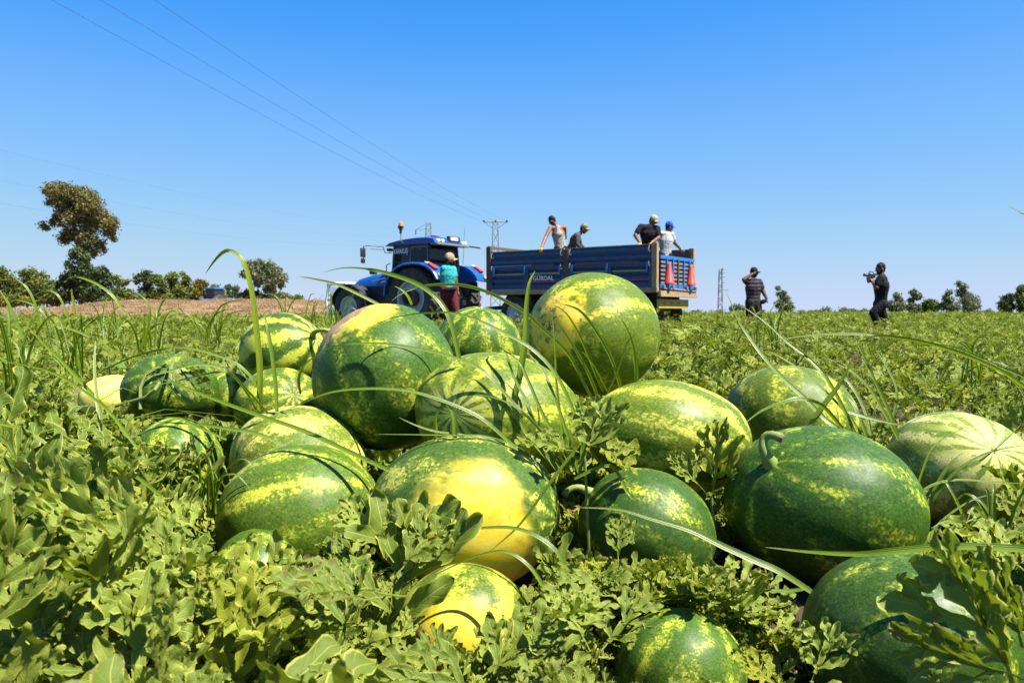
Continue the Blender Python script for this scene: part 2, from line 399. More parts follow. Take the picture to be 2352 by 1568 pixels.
def melon(label, u, v, rx, ry, D, pole, seed, rzf=1.0, roll=0, cov=9999, stalk=None, scar=0, **kw):
    c = P(u, v, D); fw = (c - Vector((0, 0, CAMH))).normalized()
    rt = fw.cross(Vector((0, 0, 1))).normalized(); up = rt.cross(fw)
    dist = (c - Vector((0, 0, CAMH))).length * (D / (c - Vector((0, 0, CAMH))).length)
    k = c.y * _cp - (c.z - CAMH) * _sp
    ct = k / math.hypot(k, c.x)
    sx, sy = rx / FPX * k * ct, ry / FPX * k; sz = 0.5 * (sx + sy) * rzf
    M = Matrix((rt, up, -fw)).transposed()
    Mr = M @ Matrix.Rotation(R(roll), 3, 'Z')
    root = thing('watermelon', label, 'watermelon', c, group='watermelons heaped in the field')
    root.rotation_euler = Mr.to_euler()
    inv = Matrix.Rotation(R(-roll), 3, 'Z')
    pl = (inv @ Vector(pole)).normalized()
    V, F = sphere_mesh(seed, dimples=[(pl, 0.03, 0.16)])
    if kw.get('spots'): kw['spots'] = [((inv @ Vector(g)), a, b) for g, a, b in kw['spots']]
    if kw.get('soils'): kw['soils'] = [((inv @ Vector(g)), a) for g, a in kw['soils']]
    o = obj('rind', nmesh('rind', V, F, melon_mat(seed, pl, **kw)), root); o.scale = (sx, sy, sz)
    def surf(d, h=0.0):
        d = Vector(d).normalized(); q = Vector((d.x * sx, d.y * sy, d.z * sz)) * 0.985
        return q + d * h
    if stalk:
        pts = [surf(pl, -0.012)]
        for (a, b, cc) in stalk: pts.append(surf(pl) + (inv @ Vector((a, b, cc))))
        rad = [0.017, 0.0105] + [0.0080] * (len(pts) - 3) + [0.0085]
        rad = [q * (1.0 if seed == 8 else .72) for q in rad]
        pp = [pts[0]]; r2 = [rad[0]]
        for i in range(1, len(pts)):
            for t in (0.5, 1.0):
                pp.append(pts[i - 1].lerp(pts[i], t)); r2.append(rad[i - 1] + (rad[i] - rad[i - 1]) * t)
        for _ in range(2):
            pp = [pp[0]] + [(pp[i - 1] + pp[i] * 2 + pp[i + 1]) / 4 for i in range(1, len(pp) - 1)] + [pp[-1]]
        MB().tube(pp, r2, 10).build('stalk', STALK, root, True)
        MB().tube([pp[-1], pp[-1] + (pp[-1] - pp[-2]).normalized() * 0.004], [0.0082, 0.006], 8).build('stalk_end', DRY, root, True)
    if scar:
        rs = random.Random(seed + 5); m = MB(); a = pl.orthogonal().normalized(); b = pl.cross(a)
        for i in range(26):
            r_ = scar * math.sqrt(rs.random()); t = rs.uniform(0, 6.28)
            d = (pl + a * (r_ * math.cos(t)) + b * (r_ * math.sin(t))).normalized()
            q = surf(d, -0.004 if scar < .1 else 0.001)
            m.box(q, [rs.uniform(.002, .0045) for _ in range(3)], Euler([rs.uniform(0, 3) for _ in range(3)]).to_matrix())
        m.build('blossom_scar', DRY, root)
    MEL.append(dict(u=u, v=v, rx=rx, ry=ry, D=D, cov=cov, c=c.copy(), M=Mr.transposed(), s=(sx, sy, sz), roll=roll))
    return root

pale = (0.46, 0.54, 0.10)
melon('round watermelon balanced on top of the heap with a yellow blossom end facing left', 1363, 768, 151, 142, 2.04, (-.66, .1, .74), 1, cov=9999,
      thr=.70, mid=(0.122, 0.176, 0.012), dark=(0.064, 0.110, 0.007), spots=[((-.62, .12, .74), .84, .93), ((-.3, .35, .9), .93, 1.0)], soils=[((-.70, .08, .71), .965), ((-.60, .35, .7), .99)], scar=.07, radial=.5)
melon('large dark watermelon at the upper left with soil and yellow on its top', 884, 866, 166, 168, 1.92, (-.55, .75, .35), 2, roll=-18, cov=9999,
      thr=.74, n=8, dark=(0.029, 0.065, 0.005), spots=[((-.34, .86, .36), .85, .97)], soils=[((-.60, .80, .10), .90), ((-.75, .65, .1), .93), ((-.3, .6, .75), 1.06)])
melon('half hidden mottled watermelon at the back between the two highest ones', 1098, 800, 101, 97, 2.32, (.1, .9, .3), 3, thr=.66, n=10)
melon('striped watermelon with a curved green stalk at the back left of the heap', 650, 810, 101, 91, 2.30, (.75, .38, .55), 4, thr=.64, n=9, radial=.6, dark=(0.025, 0.055, 0.005), mid=(0.038, 0.106, 0.009), wide=.55,
      stalk=[(-.01, .008, .02), (.0, .018, .045), (.02, .022, .055), (.045, .012, .05)])
melon('long watermelon in the middle with a starburst of stripes round its scar', 1147, 958, 196, 146, 1.74, (-.50, .02, .86), 5, roll=-12, thr=.62, n=11, mid=(0.143, 0.194, 0.013), dark=(0.056, 0.104, 0.007), radial=1.0, scar=.045)
melon('broad light green watermelon right of the middle with streaks running across', 1533, 1003, 193, 131, 1.80, (.92, -.2, .2), 6, roll=-6, thr=.60, n=10, mid=(0.143, 0.201, 0.013), dark=(0.064, 0.110, 0.007), light=(0.431, 0.442, 0.048))
melon('watermelon at the back right behind long crossing grass blades', 1818, 962, 157, 123, 2.12, (.15, .8, -.4), 7, roll=-10, thr=.66, n=9, mid=(0.115, 0.161, 0.012), dark=(0.050, 0.091, 0.007))
melon('big dark green watermelon with an upright hooked stalk at the front right', 1889, 1160, 236, 181, 1.56, (-.50, .44, .74), 8, roll=-8, thr=.77, n=9, dark=(0.018, 0.049, 0.004), mid=(0.050, 0.124, 0.010), light=(0.309, 0.360, 0.019),
      stalk=[(-.005, .012, .012), (-.012, .03, .012), (-.010, .048, .008), (.004, .053, .014), (.022, .045, .020)], cov=1320)
melon('pale watermelon at the far right with cream rays round its brown scar', 2205, 1080, 182, 133, 1.86, (.43, .38, .82), 9, roll=-14, thr=.60, n=11, mid=(0.170, 0.237, 0.035), dark=(0.088, 0.151, 0.014), light=(0.475, 0.460, 0.117), radial=1.5, scar=.05)
melon('big watermelon at the front centre with a bright yellow belly', 1066, 1178, 222, 179, 1.53, (-.8, .1, -.3), 10, roll=2, thr=.70, n=9, cov=1190, dark=(0.034, 0.068, 0.007), mid=(0.057, 0.129, 0.012), light=(0.431, 0.442, 0.052),
      spots=[((.12, .08, 1), .76, 1.04), ((.14, -.75, .75), .70, .90)], soils=[((-.33, .0, .95), 1.055)])
melon('dark flecked watermelon between the yellow bellied one and the hooked stalk one', 1484, 1216, 160, 139, 1.53, (-.83, .55, .1), 11, roll=-20, thr=.76, n=9, dark=(0.024, 0.055, 0.006), mid=(0.042, 0.106, 0.012), light=(0.374, 0.410, 0.021), cov=1270,
      stalk=[(-.010, .004, .012), (-.022, .008, .02), (-.038, .002, .02), (-.045, -.008, .02)])
melon('pale streaky watermelon at the left of the heap, upper of two overlapping ones', 688, 1062, 160, 130, 1.80, (-.9, -.1, .4), 12, roll=-12, thr=.56, n=9, mid=(0.152, 0.201, 0.017), dark=(0.060, 0.110, 0.008), light=(0.468, 0.459, 0.069), radial=.8)
melon('watermelon at the left front of the heap, lower of the two overlapping ones', 690, 1185, 192, 163, 1.58, (.8, .2, .3), 13, roll=6, thr=.68, n=10, mid=(0.095, 0.161, 0.012), dark=(0.042, 0.084, 0.007), cov=1120)
melon('small yellow watermelon low at the front centre beneath the yellow bellied one', 1068, 1440, 156, 142, 1.27, (.1, .8, -.4), 14, thr=.56, n=8, mid=(0.133, 0.176, 0.012), cov=1450,
      spots=[((-.1, -.35, .95), .58, .90)], soils=[((-.75, -.15, .6), .95), ((-.6, -.6, .5), .93)])
melon('watermelon at the bottom edge right of the centre, mostly sunk in leaves', 1562, 1542, 152, 142, 1.16, (.3, .85, .2), 15, thr=.69, n=9, cov=1545, mid=(0.057, 0.129, 0.010))
melon('large watermelon in the bottom right corner behind a big dark leaf', 2086, 1486, 262, 217, 1.15, (.3, .9, .1), 16, thr=.76, n=10, dark=(0.022, 0.052, 0.005), mid=(0.042, 0.106, 0.010), cov=1560)
melon('dark watermelon draped with a thin vine at the far left', 392, 897, 115, 86, 2.15, (-.3, .4, .8), 17, thr=.74, n=9, dark=(0.025, 0.058, 0.005), cov=930)
melon('yellow bellied watermelon peeping out behind the vine draped one at the far left', 262, 917, 84, 56, 2.28, (-.8, .1, .1), 18, thr=.6, spots=[((-.1, .3, .9), .15, .45)], cov=905, yellow=(0.720, 0.586, 0.060))
melon('watermelon low on the left side showing only a yellow flecked shoulder among leaves', 405, 1066, 112, 108, 1.80, (.2, .9, .2), 19, thr=.62, n=9, cov=985)
melon('half hidden watermelon under the striped one with the curved stalk', 642, 936, 106, 92, 2.08, (.3, .3, .9), 20, thr=.60, n=10, mid=(0.105, 0.161, 0.012))
melon('small sliver of a watermelon between the vine draped one and the heap', 524, 910, 58, 58, 2.30, (.2, .9, .1), 21, thr=.6)
melon('dim watermelon buried in leaves under the left front one', 590, 1335, 112, 118, 1.42, (.8, .2, .2), 22, thr=.66, cov=1240)
# ------------------------------------------------------------------ leaves
def leaf_mat(name, top, top2, back, trans=0.26, vein=(0.25, 0.29, 0.06), brown=0.85, grass=False):
    k = NT(name); o = k.obj()
    uvn = k.n('ShaderNodeUVMap'); uvn.uv_map = 'UVMap'
    s = k.n('ShaderNodeSeparateXYZ'); k.t.links.new(uvn.outputs[0], s.inputs[0]); u, v = s.outputs[0], s.outputs[1]
    au = k.ma('ABSOLUTE', u)
    r = k.ma('FRACT', k.ma('ADD', k.ma('ADD', k.rnd(), k.attr('rnd')), 0.0))
    n1 = k.noise(o, 22, 4, 0.6, w=None); n2 = k.noise(o, 90, 3, 0.6)
    c = k.mix(k.ma('ADD', k.ma('MULTIPLY', r, 0.75), k.ma('MULTIPLY', n1, 0.35), clamp=True), top, top2)
    c = k.mix(k.step(k.ma('FRACT', k.ma('MULTIPLY', r, 7.31)), 0.78, 1.0, 0, 0.7), c, (0.27, 0.27, 0.006))
    if not grass:
        # side veins
        sv = k.ma('ABSOLUTE', k.ma('SUBTRACT', k.ma('FRACT', k.ma('SUBTRACT', k.ma('MULTIPLY', v, 6.5), k.ma('MULTIPLY', au, 1.1))), 0.5))
        sv = k.step(sv, 0.10, 0.0)
        mv = k.step(au, 0.11, 0.05)
        vv = k.ma('MAXIMUM', mv, k.ma('MULTIPLY', sv, 0.40))
        c = k.mix(k.ma('MULTIPLY', vv, 0.75), c, vein)
        edge = k.step(au, 0.84, 0.93)
        c = k.mix(k.ma('MULTIPLY', edge, 0.8), c, (0.38, 0.37, 0.06))
        br = k.ma('ADD', k.ma('MULTIPLY', k.step(k.ma('FRACT', k.ma('MULTIPLY', r, 3.77)), 0.40, 1.0), 0.36), k.ma('MULTIPLY', k.ma('MULTIPLY', au, au), 0.22))
        br = k.ma('ADD', br, k.ma('MULTIPLY', k.ma('MULTIPLY', v, v), 0.20))
        br = k.ma('ADD', br, k.ma('MULTIPLY', k.noise(o, 48, 5, 0.75), 0.50))
        bm_ = k.ma('MULTIPLY', k.step(br, 0.84, 0.875), brown)
        c = k.mix(bm_, c, k.mix(n2, (0.06, 0.032, 0.015), (0.28, 0.20, 0.10)))
        h = k.ma('ADD', k.ma('MULTIPLY', vv, -0.7), k.ma('ADD', k.ma('MULTIPLY', n1, 0.5), k.ma('MULTIPLY', n2, 0.25)))
    else:
        rib = k.ma('SINE', k.ma('MULTIPLY', u, 16)); h = k.ma('MULTIPLY', rib, 0.5)
        c = k.mix(k.step(v, 0.80, 1.0, 0, 0.75), c, (0.26, 0.20, 0.06))
        c = k.mix(k.step(au, 0.14, 0.0, 0, 0.45), c, (0.20, 0.26, 0.03))
    g = k.n('ShaderNodeNewGeometry')
    cb = k.mix(0.55, c, back)
    cc = k.mix(g.outputs['Backfacing'], c, cb)
    b = k.bump(h, 0.5 if not grass else 0.35, 0.003)
    p = k.bsdf(cc, 0.33 if grass else 0.55, 0, 0.5 if grass else 0.22, b)
    t = k.n('ShaderNodeBsdfTranslucent'); k.set(t.inputs['Color'], k.mix(0.55, cc, (0.28, 0.38, 0.0)))
    m = k.n('ShaderNodeMixShader'); m.inputs[0].default_value = trans
    k.t.links.new(p, m.inputs[1]); k.t.links.new(t.outputs[0], m.inputs[2])
    return k.fin(m.outputs[0])
LEAF = leaf_mat('watermelon_leaf', (0.042, 0.085, 0.004), (0.228, 0.280, 0.038), (0.19, 0.22, 0.030))
GRASS = leaf_mat('sedge_blade', (0.055, 0.125, 0.004), (0.17, 0.25, 0.010), (0.13, 0.19, 0.010), trans=0.30, grass=True)
WEED = leaf_mat('broad_weed_leaf', (0.045, 0.105, 0.020), (0.095, 0.165, 0.035), (0.11, 0.17, 0.05), brown=0.1)
VINE = paint('vine_stem', (0.14, 0.19, 0.035), 0.7, dirt=0.3, scale=40)

def leaf_geo(seed, segs=9, half=3, fold=0.25, curl=0.6, ruf=1.0, petiole=0.22, sub=True, npair=3, wd=.70):
    """deeply lobed leaf, length about 1 along +Y, upper side +Z. returns V, F, UV"""
    rs = random.Random(seed); V = []; F = []; UV = []
    tw = rs.uniform(-.25, .25); bend = rs.uniform(-.1, .1)
    oz = rs.uniform(0, 50)
    def surf(x, y):
        z = fold * abs(x) * 1.1 - curl * 0.28 * y * y + tw * x * y
        z += 0.045 * ruf * noise.noise(Vector((x * 4.5, y * 4.5, oz))) + 0.020 * ruf * noise.noise(Vector((x * 13, y * 13, oz)))
        return z
    def ribbon(p, a, L, W, base, lvl, v0=0.0, tip=0.36):
        b0 = len(V); cur = rs.uniform(-.35, .35); ph = rs.uniform(0, 6.28); fq = rs.uniform(2.2, 3.4)
        for i in range(segs + 1):
            s = 1 - (1 - i / segs) ** 1.45; ds = s - (1 - (1 - (i - 1) / segs) ** 1.45 if i else 0); ang = a + cur * s * s
            if i: p = (p[0] + math.sin(ang) * L * ds, p[1] + math.cos(ang) * L * ds)
            w = base + (1 - base) * sst(s, 0.05, 0.62)
            if s > 1 - tip: w *= math.sqrt(max(0.0, 1 - ((s - 1 + tip) / tip) ** 2)) * 0.97 + 0.03
            for j in range(-half, half + 1):
                t = j / half
                ww = w * W * (1 + 0.21 * math.sin(s * fq * 6.28 + ph + (1.7 if t > 0 else 0)) * abs(t) ** 2 * (0 if i in (0, segs) else 1))
                ox, oy = math.cos(ang), -math.sin(ang)
                x, y = p[0] + ox * t * ww, p[1] + oy * t * ww
                z = surf(x, y) + lvl * 0.006 + ww * 0.35 * t * t * rs.uniform(.5, 1.0)
                z += ruf * W * 0.55 * abs(t) ** 2.5 * math.sin(s * fq * 5.2 + ph * 2 + t * 1.5) * min(1, s * 2.5)
                V.append((x, y, z)); UV.append((t, v0 + s * (1 - v0)))
        n = 2 * half + 1
        for i in range(segs):
            for j in range(n - 1):
                q = b0 + i * n + j; F.append((q, q + 1, q + n + 1, q + n))
        return p
    P0 = petiole; LL = 1 - petiole
    # petiole
    for k in range(5):
        t = k / 4
        for j in (-1, 0, 1):
            V.append((j * 0.011, t * P0, surf(0, t * P0) - (0.012 if j == 0 else 0))); UV.append((0.0, 0.0))
    for k in range(4):
        for j in range(2): q = k * 3 + j; F.append((q, q + 1, q + 4, q + 3))
    ribbon((0, P0 - 0.01), bend, LL, 0.098 * wd, 0.38, 0)
    fr = [0.10, 0.36, 0.60][:npair]; Ls = [0.48, 0.52, 0.34][:npair]
    for q, (f, l) in enumerate(zip(fr, Ls)):
        for sd in (-1, 1):
            f2 = f + rs.uniform(-.05, .05); y = P0 + f2 * LL; x = math.sin(bend) * f2 * LL
            a = sd * R(rs.uniform(44, 66) - q * 5); l2 = l * rs.uniform(.8, 1.15)
            ribbon((x, y), a, l2, 0.092 * wd * rs.uniform(.8, 1.15), 0.36, 1 + q * .5, 0.2, tip=.42)
            if sub:
                for (sf, sa, sl) in ((0.45, sd * R(48), 0.55), (0.55, -sd * R(42), 0.42)):
                    if rs.random() < (.55 if q < 2 else .1):
                        xx = x + math.sin(a) * l2 * sf; yy = y + math.cos(a) * l2 * sf
                        ribbon((xx, yy), a + sa, l2 * sl * rs.uniform(.7, 1.1), 0.066 * wd * rs.uniform(.8, 1.15), 0.45, 2 + q * .5, 0.4)
    return V, F, UV

def leaf_mesh(name, seed, mat=None, **kw):
    V, F, UV = leaf_geo(seed, **kw)
    return nmesh(name, V, F, mat or LEAF, uv=UV, attrs={'rnd': [0.0] * len(V)})
LEAVES = [leaf_mesh('leaf', 100 + i, segs=11, fold=random.Random(i).uniform(.1, .7), curl=random.Random(i + 9).uniform(.0, 1.3), ruf=random.Random(i + 5).uniform(.7, 1.4)) for i in range(10)]
HEROL = [leaf_mesh('leaf', 150 + i, segs=13, half=4, fold=random.Random(i + 70).uniform(.1, .45), curl=random.Random(i + 79).uniform(.0, .7), ruf=.9, wd=.80) for i in range(10)]
MIDL = [leaf_geo(200 + i, segs=6, half=2, fold=random.Random(i).uniform(.1, .7), curl=random.Random(i + 9).uniform(.2, 1.4), ruf=1.3, sub=(i % 2 == 0)) for i in range(5)]
LOWL = [leaf_geo(300 + i, segs=4, half=1, fold=random.Random(i).uniform(.1, .7), curl=random.Random(i + 9).uniform(.2, 1.4), ruf=1.2, sub=False, npair=3) for i in range(6)]

def basis(root, tip, nrm):
    y = (tip - root); L = y.length; y = y.normalized(); z = (nrm - y * nrm.dot(y)).normalized(); x = y.cross(z)
    return Matrix((x, y, z)).transposed(), L

def blocked(p, rad=0.0, cov=True):
    """True when something standing at p would hide a melon that the photograph shows, or sits inside one"""
    for m in MEL:
        q = m['M'] @ (Vector(p) - m['c']); s = m['s']
        if (q.x / (s[0] + rad * .3)) ** 2 + (q.y / (s[1] + rad * .3)) ** 2 + (q.z / (s[2] + rad * .3)) ** 2 < 1.0: return True
        if p[1] < m['D']:
            u, v = PX(p); r = rad * FPX / max(p[1], .3)
            if v - r * 0.6 > m['cov']: continue
            if ((u - m['u']) / (m['rx'] + r)) ** 2 + ((v - m['v']) / (m['ry'] + r)) ** 2 < 1.0: return True
    return False

# ------------------------------------------------------------------ ground cover: instanced leaf clumps over the whole field
def cluster(name, parts, n, rad, hmin, hmax, size, seed, grass=0):
    rs = random.Random(seed); V = []; F = []; UV = []; RN = []
    for i in range(n):
        g = parts[rs.randrange(len(parts))]
        a = rs.uniform(0, 6.283); rr = rad * math.sqrt(rs.random()); b = rs.uniform(0, 6.283)
        el = R(rs.uniform(-5, 78)); s = size * rs.uniform(.6, 1.25); rn = rs.random()
        M = Matrix.Translation((rr * math.cos(b), rr * math.sin(b), rs.uniform(hmin, hmax))) @ Matrix.Rotation(a, 4, 'Z') @ Matrix.Rotation(el, 4, 'X') @ Matrix.Rotation(rs.uniform(-.8, .8), 4, 'Y') @ Matrix.Diagonal((s * rs.uniform(.55, .95), s, s, 1)) @ Matrix.Translation((0, -.5, 0))
        b0 = len(V)
        V += [tuple(M @ Vector(q)) for q in g[0]]; F += [tuple(x + b0 for x in f) for f in g[1]]; UV += g[2]; RN += [rn] * len(g[0])
    me = nmesh(name, V, F, LEAF, uv=UV, attrs={'rnd': RN})
    return me
def blade_geo(rs, L, w, segs=6, droop=1.0):
    V = []; UV = []; F = []; a = rs.uniform(0, 6.283); lean = rs.uniform(.05, .5); x = y = z = 0.0; an = lean
    dx, dy = math.cos(a), math.sin(a)
    for i in range(segs + 1):
        s = i / segs; ww = w * (1 - s ** 2.2) * .5 + .0004
        for j in (-1, 0, 1): V.append((x - dy * ww * j, y + dx * ww * j, z - (0.3 * ww if j == 0 else 0))); UV.append((j, s * .9))
        an += droop * rs.uniform(.2, .45) * (0.4 + s); x += dx * math.sin(an) * L / segs; y += dy * math.sin(an) * L / segs; z += math.cos(an) * L / segs
    for i in range(segs):
        for j in range(2): q = i * 3 + j; F.append((q, q + 1, q + 4, q + 3))
    return V, F, UV
def grass_cluster(name, n, rad, L, w, seed, mat=None, droop=1.0):
    rs = random.Random(seed); V = []; F = []; UV = []; RN = []
    for i in range(n):
        g = blade_geo(rs, L * rs.uniform(.5, 1.3), w * rs.uniform(.6, 1.2), droop=droop); a = rs.uniform(0, 6.28); r_ = rad * math.sqrt(rs.random())
        b0 = len(V); ox, oy = r_ * math.cos(a), r_ * math.sin(a)
        V += [(p[0] + ox, p[1] + oy, p[2]) for p in g[0]]; F += [tuple(x + b0 for x in f) for f in g[1]]; UV += g[2]; RN += [rs.random()] * len(g[0])
    return nmesh(name, V, F, mat or GRASS, uv=UV, attrs={'rnd': RN})

def scatter(name, meshes, pts, label, base_mat=None):
    """one stuff object: vertices carry rotation, scale and index; geometry nodes put a mesh on each"""
    col = bpy.data.collections.new(name + '_source')
    for i, me in enumerate(meshes):
        o = bpy.data.objects.new('%s_piece_%02d' % (name, i), me); col.objects.link(o)
    V = [p[0] for p in pts]
    me = bpy.data.meshes.new(name); me.from_pydata([tuple(v) for v in V], [], [])
    a = me.attributes.new('rot', 'FLOAT_VECTOR', 'POINT'); a.data.foreach_set('vector', np.array([p[1] for p in pts], dtype=np.float32).ravel())
    a = me.attributes.new('scl', 'FLOAT', 'POINT'); a.data.foreach_set('value', np.array([p[2] for p in pts], dtype=np.float32))
    a = me.attributes.new('idx', 'INT', 'POINT'); a.data.foreach_set('value', np.array([p[3] for p in pts], dtype=np.int32))
    o = obj(name, me)
    ng = bpy.data.node_groups.new(name, 'GeometryNodeTree')
    ng.interface.new_socket('Geometry', in_out='INPUT', socket_type='NodeSocketGeometry')
    ng.interface.new_socket('Geometry', in_out='OUTPUT', socket_type='NodeSocketGeometry')
    gi = ng.nodes.new('NodeGroupInput'); go = ng.nodes.new('NodeGroupOutput')
    ip = ng.nodes.new('GeometryNodeInstanceOnPoints'); ci = ng.nodes.new('GeometryNodeCollectionInfo')
    ci.inputs['Collection'].default_value = col; ci.inputs['Separate Children'].default_value = True; ci.inputs['Reset Children'].default_value = True
    def na(n_, t):
        q = ng.nodes.new('GeometryNodeInputNamedAttribute'); q.data_type = t; q.inputs[0].default_value = n_
        return [s for s in q.outputs if s.enabled and s.name == 'Attribute'][0]
    L = ng.links.new
    L(gi.outputs[0], ip.inputs['Points']); L(ci.outputs[0], ip.inputs['Instance']); ip.inputs['Pick Instance'].default_value = True
    L(na('idx', 'INT'), ip.inputs['Instance Index']); L(na('rot', 'FLOAT_VECTOR'), ip.inputs['Rotation']); L(na('scl', 'FLOAT'), ip.inputs['Scale'])
    L(ip.outputs[0], go.inputs[0])
    md = o.modifiers.new('scatter', 'NODES'); md.node_group = ng
    return prop(o, label, kind='stuff')

rs = random.Random(5)
near_cl = [cluster('leaf_clump', MIDL, 6, .13, .0, .16, .165, 40 + i) for i in range(6)]
mid_cl = [cluster('leaf_clump', LOWL, 22, .36, .00, .26, .105, 60 + i) for i in range(6)]
far_cl = [cluster('leaf_clump', LOWL, 42, .9, .00, .30, .12, 80 + i) for i in range(4)]
gr_cl = [grass_cluster('grass_clump', 12, .08, .40, .0045, 90 + i, droop=1.4) for i in range(4)]
pts = []
def inpile(x, y): return ((x - .05) / .95) ** 2 + ((y - 1.75) / .42) ** 2 < 1
def add_zone(y0, y1, dens, meshes0, nm, rad, scl, side=1.3, chk=True):
    A = 0
    A = 0.62 * side * (y1 * y1 - y0 * y0); mg = 1.6 if y1 < 8 else .0
    n = int(dens * (A + 2 * mg * (y1 - y0))) + 1
    for i in range(n):
        if rs.random() < A / (A + 2 * mg * (y1 - y0)):
            y = math.sqrt(rs.uniform(y0 * y0, y1 * y1)); x = rs.uniform(-.62, .62) * y * side
        else:
            y = rs.uniform(y0, y1); x = rs.choice((-1, 1)) * (.62 * side * y + rs.uniform(0, mg))
        z = ground(x, y)
        s = rs.uniform(*scl)
        if x < -7.5 and y > 44: continue
        if y > 2.6:
            nn_ = noise.noise(Vector((x * .9, y * .45, 3))) + .5 * noise.noise(Vector((x * 2.3, y * 1.2, 9)))
            if nn_ < -.30: continue
            s *= 1 + .6 * nn_
        if chk and y < 3.2:
            if blocked((x, y, z + .10 * s), rad * s) or blocked((x, y, z + .20 * s), rad * s * .8): continue
        pts.append(((x, y, z), (rs.uniform(-.12, .12), rs.uniform(-.12, .12), rs.uniform(0, 6.28)), s, meshes0 + rs.randrange(nm)))
add_zone(0.62, 3.2, 50, 0, 6, .10, (.75, 1.15))
for _i in range(1900):
    y = math.sqrt(rs.uniform(.7 ** 2, 2.3 ** 2)); x = rs.uniform(-.66, .66) * y; z = ground(x, y); s_ = rs.uniform(.32, .6)
    if blocked((x, y, z + .03), .02) or blocked((x, y, z + .07), .045) or blocked((x, y, z + .09), .02): continue
    pts.append(((x, y, z - .01), (rs.uniform(-.2, .2), rs.uniform(-.2, .2), rs.uniform(0, 6.28)), s_, rs.randrange(6)))
for _i in range(150):
    y = rs.uniform(-.8, .7); x = rs.choice((-1, 1)) * rs.uniform(.95, 2.4); pts.append(((x, y, ground(x, y)), (0, 0, rs.uniform(0, 6.28)), rs.uniform(.7, 1.1), rs.randrange(6)))
add_zone(3.2, 7, 16, 6, 6, .3, (.8, 1.15))
add_zone(7, 18, 5.5, 6, 6, .3, (.8, 1.25))
add_zone(18, 45, 1.5, 12, 4, .8, (.8, 1.2), 1.15)
add_zone(45, 130, .30, 12, 4, .8, (1.0, 1.6), 1.1)
scatter('vine_ground_cover', near_cl + mid_cl + far_cl, pts, 'dense low cover of lobed watermelon leaves over the whole field')
pts = []
for (y0, y1, dn) in ((.9, 4, 13), (4, 14, 4.0), (14, 40, .9)):
    for i in range(int(dn * .62 * 1.25 * (y1 * y1 - y0 * y0))):
        y = math.sqrt(rs.uniform(y0 * y0, y1 * y1)); x = rs.uniform(-.62, .62) * y * 1.25
        if noise.noise(Vector((x * .5, y * .3, 7))) < (.12 if x > 0 else -.22): continue
        z = ground(x, y); s = rs.uniform(.7, 1.35) * (1.3 if x < -.15 * y else .8)
        if y < 3.2 and (blocked((x, y, z + .12), .08) or blocked((x, y, z + .3), .10)): continue
        pts.append(((x, y, z), (0, 0, rs.uniform(0, 6.28)), s, rs.randrange(4)))
scatter('wild_grass', gr_cl, pts, 'loose tufts of wild grass growing through the melon vines')

# ------------------------------------------------------------------ individual vines with separate leaves
def put_leaf(parent, root, tip, nrm, variant, label=None, wx=None, lib=None):
    M, L = basis(root, tip, nrm)
    M = M @ Matrix.Diagonal((wx or (.55 + .1 * (variant % 4)), 1, 1))
    o = obj('leaf', (lib or LEAVES)[variant % 10], parent)
    T = Matrix.Translation(root) @ (M * L).to_4x4()
    o.matrix_basis = Matrix.Translation(-parent.location) @ T
    if label: o['label'] = label
    return o
def vine(label, path, seed, n=14, size=.13, hgt=(.06, .20), sp=.10):
    """path: ground polyline (x, y)"""
    rs = random.Random(seed); pts = [Vector((x, y, ground(x, y) + .02)) for x, y in path]
    t = thing('watermelon_vine', label, 'watermelon vine', pts[0], group='watermelon vines in the foreground')
    MB().tube([p - t.location for p in pts], .004, 6).build('stem', VINE, t, True)
    seg = [(pts[i], pts[i + 1]) for i in range(len(pts) - 1)]; c = 0; tries = 0
    while c < n and tries < n * 8:
        tries += 1
        a, b = seg[rs.randrange(len(seg))]; q = a.lerp(b, rs.random()) + Vector((rs.uniform(-sp, sp), rs.uniform(-sp, sp), 0))
        an = rs.uniform(0, 6.283); el = R(rs.uniform(5, 80)); L = size * rs.uniform(.7, 1.35)
        root = q + Vector((0, 0, rs.uniform(*hgt) - .3 * L))
        d = Vector((math.cos(an) * math.cos(el), math.sin(an) * math.cos(el), math.sin(el)))
        tip = root + d * L; md = (root + tip) / 2
        if blocked(md, L * .42) or blocked(tip, L * .22): continue
        nr = Vector((rs.uniform(-.5, .6), rs.uniform(-.75, .2), 1.0))
        put_leaf(t, root, tip, nr, rs.randrange(10)); c += 1
    return t
